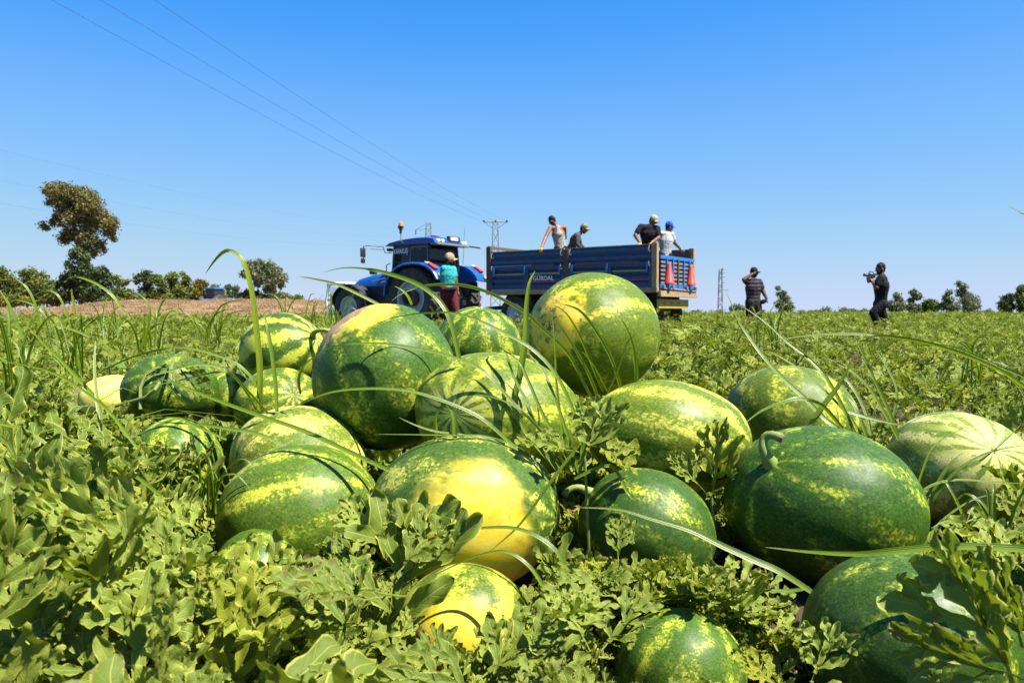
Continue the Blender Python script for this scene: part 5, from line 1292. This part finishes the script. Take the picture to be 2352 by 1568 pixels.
def arm1(t, H, th):
    m = MB(); m.bar((-1.35, 0, H - .02), (1.35, 0, H - .02), th * 1.4)
    for s_ in (-1, 1): m.bar((s_ * 1.2, 0, H - .05), (s_ * .25, 0, H - .75), th)
    m.build('crossarm', STEEL, t)
    for x in (-1.3, 0, 1.3): MB().tube([(x, 0, H), (x, 0, H + .22)], [.13, .08], 8).build('insulator', BLACKP, t)
lattice('power_pylon', 'lattice power pylon with a short crossarm rising behind the trailer', 1138, 94, 510, 1.15, .55, arm1)
def arm2(t, H, th):
    m = MB(); m.bar((-2.6, 0, H - 1.4), (.7, 0, H - 1.2), th); m.bar((-2.6, 0, H - 1.4), (0, 0, H), th); m.bar((.7, 0, H - 1.2), (0, 0, H), th); m.build('crossarm', STEEL, t)
    MB().tube([(-2.6, 0, H - 1.4), (-2.6, 0, H - 2.4)], .10, 6).build('insulator', BLACKP, t)
lattice('power_pylon', 'faint far pylon with a one sided arm showing above the tractor cab', 984, 170, 512, 2.2, .9, arm2)
def arm3(t, H, th):
    m = MB(); m.tube([(.3, 0, H - .3), (.3, 0, H + .1)], .2, 8); m.bar((.2, 0, H - 1.5), (.9, 0, H - 1.5), th); m.bar((.2, 0, H - 2.6), (.9, 0, H - 2.6), th); m.bar((-.4, 0, H - 4), (1.5, 0, H - 4), th); m.bar((.3, 0, H - .8), (.9, 0, H - .8), th); m.build('crossarm', BLACKP, t)
lattice('lattice_mast', 'slim lattice mast left of the man in the striped shirt', 1655, 158, 618, .8, .5, arm3, cat='mast')
WIRE = paint('wire', (0.04, 0.04, 0.05), 0.6)
def wire(label, p0, p1, p2, r):
    """p0, p1 seen points, p2 far end"""
    pts = []
    for i in range(41):
        t = i / 40; q = p0.lerp(p2, t); q.z -= (4 * t * (1 - t)) * p1; pts.append(q)
    m = MB().tube(pts, r, 5).mesh('power_line', WIRE); o = obj('power_line', m); return prop(o, label, 'power line', 'power lines across the sky')
pe = [P(1110, 509, 94), P(1138, 509, 94), P(1165, 509, 94)]
for i, (u, lb) in enumerate(((180, 'lowest of three thin power lines crossing the upper sky from the top left'), (285, 'middle one of three thin power lines crossing the upper sky'), (402, 'uppermost of three thin power lines, nearest the middle at the top edge'))):
    a = P(u, 0, 27 + i); a = a + (a - pe[i]) * .25
    wire(lb, a, .75, pe[i], .0055)
for i, (v0, lb) in enumerate(((322, 'highest faint far power line at the left above the tall tree'), (388, 'middle faint far power line behind the tall tree'), (436, 'lowest faint far power line behind the tall tree'))):
    a = P(0, v0, 62); e = P(975 - i * 4, 530 + i * 13, 170); a = a + (a - e) * .15
    wire(lb, a, 1.6 + .3 * i, e, .004)

# ------------------------------------------------------------------ small far things at the left
t = thing('white_cab', 'white rounded vehicle cab with open window frames beyond the front of the tractor', 'vehicle', P(797, 717, 33) * 1.0, R(160))
t.location.z = .15; t.location.x -= .1; t.scale = (.82, .82, .9)
m = MB()
def hoop(y, o=0): return [(.55, y, .2), (.62, y, 1.0), (.50, y, 1.55), (.38, y, 1.68), (-.45, y, 1.70), (-.52, y, 1.60), (-.55, y, .3)]
for y in (-.6, .6): m.tube(hoop(y), .07, 10)
m.build('window_frame', WHITEP, t, True)
MB().b2(-.5, .40, -.62, .62, 1.62, 1.76, .06).build('roof', WHITEP, t, True)
MB().b2(-.6, .65, -.66, .66, .1, .75, .10).build('body', WHITEP, t, True)
MB().add([(.60, -.55, .8), (.60, .55, .8), (.48, .55, 1.55), (.48, -.55, 1.55)], [(0, 1, 2, 3)]).build('windscreen', CLEAR, t)
m = MB(); m.tube([(.45, -.2, .8), (.5, .2, 1.1)], .015, 6); m.tube([(.4, .3, .8), (.5, 0, 1.1)], .015, 6); m.build('steering_levers', BLACKP, t)
t = thing('striped_pole', 'thin pole with blue and white bands left of the white cab', 'pole', P(755, 717, 34)); t.location.z = .1
for i in range(14):
    MB().tube([(0, 0, .1 * i), (0, 0, .1 * i + .097)], .045, 10).build('band', WHITEP if i % 2 == 0 else TBLUEL, t)
MB().tube([(0, 0, 1.4), (0, 0, 1.62)], .06, 10).build('cap', TBLUEL, t)
q = P(500, 684, 70); t = thing('distant_tractor', 'small blue tractor standing far off in front of the hedge', 'tractor', (q.x, q.y, .42), R(66))
MB().b2(-.9, .2, -.5, .5, 1.3, 2.05, .05).build('cab', BLACKP, t); MB().b2(-1.0, .3, -.6, .6, 2.05, 2.2, .05).build('roof', TBLUEL, t); MB().b2(.2, 1.5, -.35, .35, .7, 1.35, .1).build('bonnet', TBLUEL, t, True)
MB().b2(-1.3, .4, -.85, .85, .9, 1.25, .15).build('fender', TBLUEL, t, True)
for sd in (-1, 1):
    MB().lathe([(.3, -.2), (.75, -.2), (.8, 0), (.75, .2), (.3, .2), (.001, .1)], (0, 1, 0), (-.6, sd * .8, .8), 20).build('wheel', TYRE, t, True)
    MB().lathe([(.2, -.15), (.45, -.15), (.5, 0), (.45, .15), (.2, .15), (.001, .1)], (0, 1, 0), (1.2, sd * .7, .5), 20).build('wheel', TYRE, t, True)
q = P(22, 709, 40); t = thing('blue_sheet', 'bright blue plastic sheet lying at the far left edge of the field', 'tarpaulin', (q.x, q.y, ground(q.x, q.y) + .15))
V = [((i - 8) * .055, (j - 4) * .12, .22 + .06 * math.sin(i * .8 + j) + .05 * math.sin(j * 1.7)) for j in range(9) for i in range(17)]
MB().add(V, [(j * 17 + i, j * 17 + i + 1, (j + 1) * 17 + i + 1, (j + 1) * 17 + i) for j in range(8) for i in range(16)]).build('sheet', TBLUEL, t, True)
# ------------------------------------------------------------------ people
def cap_geo(p0, p1, r0, r1, side=None, flat=1.0, n=14, m=4):
    """tapered capsule with an elliptical section: r along side, r * flat across"""
    p0 = Vector(p0); p1 = Vector(p1); t = p1 - p0; L = t.length
    t = t / L if L > 1e-6 else Vector((0, 0, 1))
    a = Vector(side) if side is not None else (Vector((1, 0, 0)) if abs(t.x) < .8 else Vector((0, 1, 0)))
    a = a - t * a.dot(t)
    if a.length < 1e-3: a = t.orthogonal()
    a.normalize(); b = t.cross(a); rings = []
    for i in range(m + 1):
        th = math.pi / 2 * i / m; rings.append((-math.cos(th) * r0 * min(1, (1 + flat) / 2), math.sin(th) * r0))
    for i in range(m + 1):
        th = math.pi / 2 * i / m; rings.append((L + math.sin(th) * r1 * min(1, (1 + flat) / 2), math.cos(th) * r1))
    V = []; F = []
    for h, r in rings:
        r = max(r, 1e-4)
        for k in range(n):
            an = 2 * math.pi * k / n; V.append(p0 + t * h + a * (math.cos(an) * r) + b * (math.sin(an) * r * flat))
    q = len(rings)
    F = [(i * n + k, i * n + (k + 1) % n, (i + 1) * n + (k + 1) % n, (i + 1) * n + k) for i in range(q - 1) for k in range(n)]
    F += [tuple(range(n))[::-1], tuple((q - 1) * n + k for k in range(n))]
    return V, F
def fuse(name, caps, mat, parent, voxel=.012, smooth=2):
    m = MB()
    for c_ in caps: m.add(*cap_geo(*c_[:4], **(c_[4] if len(c_) > 4 else {})))
    me = m.mesh(name, mat, True); o = bpy.data.objects.new(name, me); COL.objects.link(o)
    r = o.modifiers.new('r', 'REMESH'); r.mode = 'VOXEL'; r.voxel_size = voxel; r.use_smooth_shade = True
    if smooth: s = o.modifiers.new('s', 'SMOOTH'); s.factor = .5; s.iterations = smooth
    bpy.context.view_layer.update()
    me2 = bpy.data.meshes.new_from_object(o.evaluated_get(bpy.context.evaluated_depsgraph_get()))
    bpy.data.objects.remove(o); me2.name = name
    me2.polygons.foreach_set('use_smooth', [True] * len(me2.polygons))
    return obj(name, me2, parent)
def cloth(name, col, stripes=None, rough=.85):
    k = NT(name); o = k.obj(); c = k.mix(k.noise(o, 7, 4, .6), col, tuple(x * .72 for x in col))
    if stripes:
        s = k.n('ShaderNodeSeparateXYZ'); k.t.links.new(o, s.inputs[0])
        z = k.ma('ADD', k.ma('MULTIPLY', s.outputs[2], 62), k.ma('MULTIPLY', k.noise(o, 4, 2), 3))
        c = k.mix(k.step(k.ma('SINE', z), .1, .45), c, stripes)
    f = k.noise(k.vm('MULTIPLY', o, (1, 1, .45)), 13, 3, .6, 1.2)
    return k.fin(k.bsdf(c, rough, 0, .15, k.bump(f, .9, .05)))
def skinm(name, col):
    k = NT(name); o = k.obj(); c = k.mix(k.noise(o, 5, 3), col, tuple(x * .75 for x in col))
    return k.fin(k.bsdf(c, .5, 0, .35, k.bump(k.noise(o, 30, 2), .1, .01), **{'Subsurface Weight': .05}))
SKIN = skinm('tanned_skin', (0.22, 0.095, 0.055)); SKIND = skinm('dark_tanned_skin', (0.14, 0.062, 0.038))
HAIR = cloth('dark_hair', (0.012, 0.010, 0.009), rough=.6)
def human(label, J, face, side, skin, top=None, top_name='shirt', sleeve='short', bottom=None, cap=None, cap_col=None, beard=False, gloves=None, hatpeak=1.0, shoes=None, sc=1.0, tank=False, curl=.5, chest=1.0):
    """J: joints in world space. L and R name the picture's left and right arm. face: viewing direction, side: shoulder direction"""
    rt = Vector((J['hip'].x, J['hip'].y, min(J['anL'].z, J['anR'].z) - .08))
    t = thing('person', label, 'person', rt)
    J = {k: (v - rt) for k, v in J.items()}
    f = Vector(face).normalized(); s = Vector(side).normalized(); hd = J['head']; up = (hd - J['neck']).normalized() * .5 + Vector((0, 0, .5)); up = (up - f * up.dot(f)).normalized(); hs_ = f.cross(up).normalized()
    hip = J['hip']; nk = J['neck']; sl_, sr_ = J['shL'], J['shR']
    bn = (nk - hip).normalized(); fwd = s.cross(bn).normalized(); fwd = fwd if fwd.dot(f) > -.3 else -fwd
    chst = hip.lerp((sl_ + sr_) / 2, .68); wst = hip.lerp(nk, .22)
    S_ = dict(side=tuple(s), flat=.66)
    caps = [(hip, wst, .135 * sc, .125 * sc, S_), (wst, chst, .125 * sc, .155 * sc * chest, S_), (chst, (sl_ + sr_) / 2 - bn * .05, .155 * sc * chest, .13 * sc, S_), (sl_, sr_, .055 * sc, .055 * sc),
            (sl_.lerp(sr_, .25), nk, .06, .05), (sr_.lerp(sl_, .25), nk, .06, .05), (nk - bn * .04, hd - up * .02 - f * .02, .056, .052)]
    # head
    caps += [(hd + up * .035 - f * .012, hd - up * .015 + f * .0, .080, .074, dict(side=tuple(hs_), flat=1.22)), (hd - up * .02 + f * .015, hd - up * .085 + f * .035, .062, .040, dict(side=tuple(hs_), flat=1.1)),
             (hd + f * .085 + up * .012, hd + f * .110 - up * .028, .010, .015), (hd + f * .075 + up * .035 - hs_ * .03, hd + f * .075 + up * .035 + hs_ * .03, .016, .016), (hd - hs_ * .078 - f * .008, hd - hs_ * .084 - up * .03 - f * .006, .016, .012), (hd + hs_ * .078 - f * .008, hd + hs_ * .084 - up * .03 - f * .006, .016, .012),
             (hd + f * .082 - up * .052 - hs_ * .012, hd + f * .082 - up * .052 + hs_ * .012, .010, .010)]
    for q in ('L', 'R'):
        sh, el, wr = J['sh' + q], J['el' + q], J['wr' + q]
        caps += [(sh, el, .056 * sc, .042 * sc), (el, wr, .045 * sc, .029 * sc)]
        kn, an = J['kn' + q], J['an' + q]; hp = hip + (s * .085 if (kn - hip).dot(s) > (J['kn' + ('R' if q == 'L' else 'L')] - hip).dot(s) else -s * .085) - Vector((0, 0, .03))
        J['hp' + q] = hp
        caps += [(hp, kn, .088 * sc, .056 * sc), (kn, an, .056 * sc, .040)]
        ft = Vector((f.x, f.y, 0)).normalized() if 'toe' + q not in J else (J['toe' + q] - an)
        toe = J.get('toe' + q, an + Vector((f.x, f.y, 0)).normalized() * .17 - Vector((0, 0, .045)))
        J['toe' + q] = toe; caps += [(an - Vector((0, 0, .03)), toe, .042, .032)]
    hand = {}
    for q in ('L', 'R'):
        wr = J['wr' + q]; ha = J['ha' + q]; d = (ha - wr).normalized(); sd = d.cross(Vector((0, 0, 1)));
        if sd.length < .2: sd = d.cross(Vector(f))
        sd.normalize(); nn = sd.cross(d); nn = nn if nn.z < 0 else -nn; hc = []
        hc.append((wr, wr + d * .075, .026, .034, dict(side=tuple(sd), flat=.55)))
        for i, o_ in enumerate((-.030, -.010, .010, .030)):
            b = wr + d * .085 + sd * o_; L = (.032, .037, .035, .027)[i]
            k1 = b + (d * (1 - .4 * curl) + nn * curl).normalized() * L; k2 = k1 + (d * (1 - curl) + nn * (curl + .35)).normalized() * L * .8
            hc += [(b - d * .02, b, .0105, .0105), (b, k1, .0105, .0095), (k1, k2, .0095, .008)]
        th = wr + d * .03 + sd * (.030 if q == 'L' else -.030); t1 = th + (d * .7 + sd * (.6 if q == 'L' else -.6) + nn * .3).normalized() * .042
        hc += [(th, t1, .013, .0115), (t1, t1 + (d + nn * .7).normalized() * .030, .011, .009)]
        hand[q] = hc; caps += hc
    fuse('body', caps, skin, t, .0095, 1)
    e = .013
    if top:
        tc = [(hip - bn * .03, wst, .150 * sc, .145 * sc, S_), (wst, chst, .145 * sc, .172 * sc * chest, S_), (chst, (sl_ + sr_) / 2 - bn * .045, .172 * sc * chest, .145 * sc, S_)]
        if tank:
            tc = [(hip - bn * .03, wst, .150 * sc, .140 * sc, S_), (wst, chst - bn * .02, .140 * sc, .160 * sc, dict(side=tuple(s), flat=.70))]
            for w_ in (-1, 1):
                tc.append((chst + s * .05 * w_ - fwd * .07, nk - bn * .005 + s * .055 * w_ - fwd * .03, .05, .030, dict(side=tuple(s), flat=.6)))
                tc.append((chst + s * .06 * w_ + fwd * .07, nk - bn * .02 + s * .06 * w_ + fwd * .03, .05, .028, dict(side=tuple(s), flat=.6)))
            tc.append((chst - fwd * .105, nk - bn * .10 - fwd * .082, .105, .045, dict(side=tuple(s), flat=.55))); tc.append((nk - bn * .10 - fwd * .082, nk - bn * .0 - fwd * .055, .05, .045, dict(side=tuple(s), flat=.6)))
        else:
            tc += [(sl_, sr_, .068 * sc, .068 * sc), (sl_.lerp(sr_, .25), nk - bn * .015, .070, .062), (sr_.lerp(sl_, .25), nk - bn * .015, .070, .062)]
            for q in ('L', 'R'):
                sh, el, wr = J['sh' + q], J['el' + q], J['wr' + q]
                if sleeve == 'long': tc += [(sh, el, .066 * sc, .052 * sc), (el, el.lerp(wr, .92), .052 * sc, .038)]
                else: tc += [(sh, sh.lerp(el, .62), .067 * sc, .062 * sc)]
        # loose folds at the hem
        rr = random.Random(len(label))
        for i in range(7):
            an = i * .9; o_ = s * (.11 * math.cos(an)) + fwd * (.07 * math.sin(an)); tc.append((hip + o_ - bn * .04, hip + o_ + bn * rr.uniform(.05, .16), rr.uniform(.045, .058), .035))
        fuse(top_name, tc, top, t, .014, 2)
    if bottom:
        bc = [(hip + bn * .02, hip - bn * .05, .145 * sc, .145 * sc, S_)]
        for q in ('L', 'R'): bc += [(J['hp' + q], J['kn' + q], .104 * sc, .076 * sc), (J['kn' + q], J['kn' + q].lerp(J['an' + q], .95), .076 * sc, .062)]
        fuse('trousers', bc, bottom, t, .015, 2)
    for q in ('L', 'R'):
        fuse('shoe', [(J['an' + q] - Vector((0, 0, .035)), J['toe' + q], .054, .044), (J['an' + q] + Vector((0, 0, .02)), J['an' + q] - Vector((0, 0, .04)), .048, .052)], shoes or DARKI, t, .012, 1)
    if gloves:
        for q in ('L', 'R'):
            g = [(c_[0], c_[1], c_[2] + .006, c_[3] + .006) + tuple(c_[4:]) for c_ in hand[q]] + [(J['wr' + q] - (J['haraw' + q] if 'haraw' + q in J else (J['ha' + q] - J['wr' + q]).normalized() * .03), J['wr' + q], .034, .033)]
            fuse('glove', g, gloves, t, .0095, 1)
    # hair, beard, cap
    hc = [(hd + up * .045 - f * .026, hd + up * .040 - f * .005, .088, .083, dict(side=tuple(hs_), flat=1.18)), (hd - f * .055 + up * .0, hd - f * .055 - up * .04, .058, .045)]
    fuse('hair', hc, HAIR, t, .011, 1)
    if beard: fuse('beard', [(hd - up * .06 + f * .035 - hs_ * .03, hd - up * .06 + f * .035 + hs_ * .03, .045, .045), (hd - up * .085 + f * .045, hd - up * .07 + f * .06, .036, .03), (hd - up * .03 + hs_ * .06 + f * .01, hd - up * .07 + hs_ * .03 + f * .03, .025, .035), (hd - up * .03 - hs_ * .06 + f * .01, hd - up * .07 - hs_ * .03 + f * .03, .025, .035)], HAIR, t, .010, 1)
    for w_ in (-1, 1):
        MB().add(*cap_geo(hd + f * .090 + up * .014 + hs_ * .03 * w_, hd + f * .0905 + up * .014 + hs_ * .032 * w_, .0085, .0085, n=8, m=3)).build('eye', DARKI, t, True)
    if cap:
        cr = fuse('cap_crown', [(hd + up * .060 - f * .020, hd + up * .062 + f * .005, .096, .094, dict(side=tuple(hs_), flat=1.16)), (hd + up * .085 - f * .01, hd + up * .095, .075, .06)], cap, t, .010, 1)
        pk = MB(); V = []; F = []
        for i in range(9):
            a = -1 + i / 4; x_ = math.sin(a * 1.25) * .082; y0_ = .055 + math.cos(a * 1.25) * .04; y1_ = y0_ + .085 * hatpeak * max(.05, math.cos(a * 1.4))
            dz = -.028 * a * a
            V += [hd + up * (.060 + dz) + hs_ * x_ + f * y0_, hd + up * (.040 + dz * 1.4) + hs_ * x_ * 1.02 + f * y1_, hd + up * (.034 + dz * 1.4) + hs_ * x_ * 1.02 + f * y1_, hd + up * (.050 + dz) + hs_ * x_ + f * y0_]
        for i in range(8):
            for k in range(4): F.append((i * 4 + k, i * 4 + (k + 1) % 4, (i + 1) * 4 + (k + 1) % 4, (i + 1) * 4 + k))
        F += [(0, 1, 2, 3), (32, 33, 34, 35)]; pk.add(V, F).build('cap_peak', cap_col or cap, t, True)
    return t, rt

C_WHITE = cloth('white_cotton', (0.42, 0.42, 0.43)); C_VEST = cloth('off_white_vest', (0.34, 0.32, 0.29)); C_GREY = cloth('grey_jersey', (0.075, 0.07, 0.075))
C_BLACK = cloth('black_cotton', (0.022, 0.018, 0.024)); C_TURQ = cloth('turquoise_cotton', (0.035, 0.36, 0.36)); C_MAROON = cloth('maroon_cloth', (0.13, 0.022, 0.028))
C_STR = cloth('striped_jersey', (0.022, 0.020, 0.034), stripes=(0.09, 0.065, 0.065)); C_DARK = cloth('dark_cloth', (0.014, 0.014, 0.017)); C_NAVY = cloth('navy_cloth', (0.012, 0.014, 0.035))
C_BEIGE = cloth('beige_cap', (0.42, 0.35, 0.20)); C_BLUECAP = cloth('blue_cap', (0.008, 0.10, 0.42)); C_CAMO = cloth('camouflage_cap', (0.22, 0.21, 0.12), stripes=(0.10, 0.11, 0.05)); C_TAN = cloth('tan_cap', (0.45, 0.29, 0.18))
C_GLOVE = cloth('orange_work_glove', (0.72, 0.34, 0.012)); C_GLOVEW = cloth('pale_work_glove', (0.42, 0.38, 0.33)); C_BLCAP = cloth('black_cap', (0.02, 0.022, 0.03)); C_SHOE = cloth('pale_shoe', (0.45, 0.42, 0.38)); C_KHA = cloth('khaki_trousers', (0.035, 0.033, 0.026))

def V3(*a): return Vector(a)
# man in the vest
D = 22.85; J = dict(head=P(1268, 507, D), neck=P(1279, 519, D), shL=P(1264, 524, D - .03), shR=P(1296, 523, D + .03), hip=P(1288, 570, D), elL=P(1253, 546, D - .2), wrL=P(1243.5, 568, D - .42), haL=P(1240.5, 577, D - .5),
                    elR=P(1298, 545, D + .25), wrR=P(1290, 560, D + .42), haR=P(1288, 568, D + .46))
J['knL'] = J['hip'] + V3(-.10, .12, -.42); J['knR'] = J['hip'] + V3(.13, .08, -.42); J['anL'] = J['knL'] + V3(0, -.05, -.40); J['anR'] = J['knR'] + V3(0, -.05, -.40)
human('dark haired bearded man in an off white tank top leaning on the trailer side', J, (-.75, .35, -.55), (1, .1, 0), SKIN, C_VEST, 'tank_top', bottom=C_DARK, beard=True, gloves=C_GLOVE, tank=True, sc=1.16, chest=1.08)
# man in grey
D = 23.1; J = dict(head=P(1341, 527, D), neck=P(1331, 537, D), shL=P(1324, 542, D - .17), shR=P(1327, 541, D + .17), hip=P(1311, 571, D), elL=P(1326, 562, D - .22), wrL=P(1338, 573, D - .15), haL=P(1344, 578, D - .12),
                    elR=P(1333, 562, D + .22), wrR=P(1344, 572, D + .15), haR=P(1349, 577, D + .12))
J['knL'] = J['hip'] + V3(.12, -.10, -.43); J['knR'] = J['hip'] + V3(.12, .12, -.43); J['anL'] = J['knL'] + V3(-.08, 0, -.40); J['anR'] = J['knR'] + V3(-.08, 0, -.40)
human('man in a grey long sleeved jersey and camouflage cap bending down in the trailer', J, (1, -.15, -.25), (0, 1, 0), SKIND, C_GREY, 'jersey', 'long', C_DARK, C_CAMO, gloves=None, sc=1.2, chest=1.1)
# man in black shirt with orange gloves
D = 21.45; J = dict(head=P(1500, 508, D), neck=P(1495, 517, D), shL=P(1472, 521, D - .02), shR=P(1510, 525, D + .02), hip=P(1488, 568, D + .15), elL=P(1459, 540, D - .08), wrL=P(1469, 557, D - .28), haL=P(1474, 566, D - .36),
                    elR=P(1513, 546, D - .05), wrR=P(1497, 557, D - .30), haR=P(1490, 564, D - .38))
J['knL'] = J['hip'] + V3(-.12, .05, -.43); J['knR'] = J['hip'] + V3(.12, .05, -.43); J['anL'] = J['knL'] + V3(0, .1, -.40); J['anR'] = J['knR'] + V3(0, .1, -.40)
human('man in a black T-shirt, beige cap and orange gloves leaning over the trailer side', J, (.75, -.5, -.38), (1, .15, 0), SKIND, C_BLACK, 'tshirt', 'short', C_DARK, C_BEIGE, gloves=C_GLOVE, curl=1.0, chest=1.14, sc=1.24)
# man in white at the tailgate
D = 22.0; J = dict(head=P(1537, 522.5, D), neck=P(1532, 532, D), shL=P(1519, 537, D - .05), shR=P(1543, 538, D + .05), hip=P(1528, 585, D), elL=P(1514, 560, D + .12), wrL=P(1522, 575, D + .3), haL=P(1526, 580, D + .36),
                    elR=P(1549, 557, D + .08), wrR=P(1563, 572, D + .20), haR=P(1573, 577, D + .26))
J['knL'] = J['hip'] + V3(-.10, .0, -.43); J['knR'] = J['hip'] + V3(.10, .0, -.43); J['anL'] = J['knL'] + V3(0, 0, -.40); J['anR'] = J['knR'] + V3(0, 0, -.40)
human('man in a white T-shirt and blue cap standing with his back turned at the tailgate', J, (.95, .25, -.15), (1, .25, 0), SKIN, C_WHITE, 'tshirt', 'short', C_NAVY, C_BLUECAP, gloves=C_GLOVEW, sc=1.14, chest=1.05)
# man in turquoise
D = 17.7; J = dict(head=P(1033, 598, D), neck=P(1030, 611, D), shL=P(1019, 617, D - .06), shR=P(1041, 618, D + .05), hip=P(1029, 661, D), elL=P(1015, 640, D + .10), wrL=P(1019, 660, D + .22), haL=P(1020, 668, D + .24),
                    elR=P(1046, 642, D + .04), wrR=P(1051, 667, D + .02), haR=P(1055, 677, D + .01))
J['knL'] = P(1024, 703, D + .05); J['knR'] = P(1045, 702, D - .05); J['anL'] = V3(J['knL'].x, D + .05, .20); J['anR'] = V3(J['knR'].x + .08, D - .05, .20)
tq, rq = human('man in a turquoise T-shirt, maroon trousers and tan cap standing beside the tractor', J, (.95, .2, -.05), (1, .35, 0), SKIND, C_TURQ, 'tshirt', 'short', C_MAROON, C_TAN, beard=True, sc=1.12)
q = P(1034, 665, D - .17) - rq; fuse('waist_pouch', [(q + V3(-.09, .02, 0), q + V3(.09, .04, .01), .05, .05)], C_DARK, tq, .012, 1)
# man in stripes shading his eyes
D = 23.0; J = dict(head=P(1732, 627, D), neck=P(1730, 640, D), shL=P(1717, 648, D - .05), shR=P(1744, 648, D + .0), hip=P(1730, 691, D), elL=P(1709, 642, D - .22), wrL=P(1727, 630, D - .20), haL=P(1735, 623, D - .17),
                    elR=P(1752, 668, D - .02), wrR=P(1760, 684, D - .08), haR=P(1763, 692, D - .10))
J['knL'] = P(1722, 722, D); J['knR'] = P(1743, 722, D - .05); J['anL'] = V3(J['knL'].x, D, .16); J['anR'] = V3(J['knR'].x + .03, D - .05, .16)
ts, rs_ = human('stout man in a striped jersey shading his eyes with one raised hand', J, (.85, -.5, -.05), (1, .2, 0), SKIND, C_STR, 'jersey', 'short', C_KHA, C_BLCAP, beard=True, sc=1.42, chest=1.0, curl=.15)
q = P(1752, 693, D - .1) - rs_; fuse('waist_bag', [(q, q + V3(.05, 0, .02), .07, .06)], C_DARK, ts, .012, 1)
# cameraman
D = 17.6; J = dict(head=P(2022, 618, D), neck=P(2026, 631, D), shL=P(2024, 640, D - .17), shR=P(2026, 640, D + .17), hip=P(2023, 695, D), elL=P(2013, 660, D - .20), wrL=P(2005, 648, D - .08), haL=P(2001, 641, D - .02),
                    elR=P(2010, 652, D + .16), wrR=P(2002, 643, D + .06), haR=P(1999, 636, D + .02))
J['knL'] = P(2006, 718, D - .10); J['knR'] = P(2027, 722, D + .10); J['anL'] = P(2016, 748, D - .10); J['anR'] = P(2038, 741, D + .10)
J['toeL'] = J['anL'] + V3(-.15, 0, -.06); J['toeR'] = J['anR'] + V3(-.02, 0, -.13)
human('man dressed in black stepping left through the vines with a camera at his face', J, (-1, -.05, -.12), (0, 1, 0), SKIND, C_DARK, 'tshirt', 'short', C_DARK, beard=True, shoes=C_SHOE, curl=.8, sc=1.2, chest=1.1)
q = P(2000, 633, D); vc = thing('video_camera', 'black video camera held up in front of the face of the man in black', 'camera', q)
vc.scale = (.8, .8, .8); M1 = Matrix.Rotation(R(12), 3, 'Y')
MB().box((.02, 0, .0), (.19, .09, .09), M1, .012).build('camera_body', BLACKP, vc)
MB().lathe([(.035, 0), (.038, .09), (.045, .12), (.03, .12), (.001, .10)], M1 @ Vector((-1, 0, 0)), (-.07, 0, .0), 14).build('lens', BLACKP, vc, True)
MB().tube([(-.05, 0, .05), (-.04, 0, .11), (.06, 0, .10), (.08, 0, .04)], .014, 8).build('handle', BLACKP, vc, True)
MB().box((.14, 0, .03), (.08, .04, .04), M1, .008).build('viewfinder', BLACKP, vc)
MB().box((-.05, -.01, -.11), (.10, .07, .16), Matrix.Rotation(R(-14), 3, 'Y'), .012).build('battery_grip', BLACKP, vc)

# thin vine lying over the far left melon
q0 = P(300, 935, 2.02); vd = thing('watermelon_vine', 'thin hairy vine with small curled leaves draped over the far left melon', 'watermelon vine', q0, group='watermelon vines in the foreground')
for pl in ([(245, 938, 2.04), (290, 925, 2.02), (335, 912, 2.0), (355, 895, 2.0), (366, 880, 2.02)], [(322, 940, 2.0), (322, 890, 2.02), (335, 860, 2.03), (360, 845, 2.04), (385, 838, 2.05)], [(400, 820, 2.06), (392, 845, 2.04), (390, 880, 2.0), (410, 905, 1.99), (440, 925, 1.99)]):
    MB().tube([P(*a) - q0 for a in pl], .0045, 6).build('stem', VINE, vd, True)
for (a, b, v_) in (((395, 830, 2.03), (375, 800, 2.05), 1), ((395, 830, 2.0), (450, 850, 1.98), 4), ((400, 835, 2.0), (470, 905, 1.96), 6), ((440, 925, 1.97), (490, 900, 1.97), 2), ((405, 830, 2.0), (440, 815, 2.02), 7)):
    put_leaf(vd, P(*a), P(*b), Vector((.1, -.8, .9)), v_)
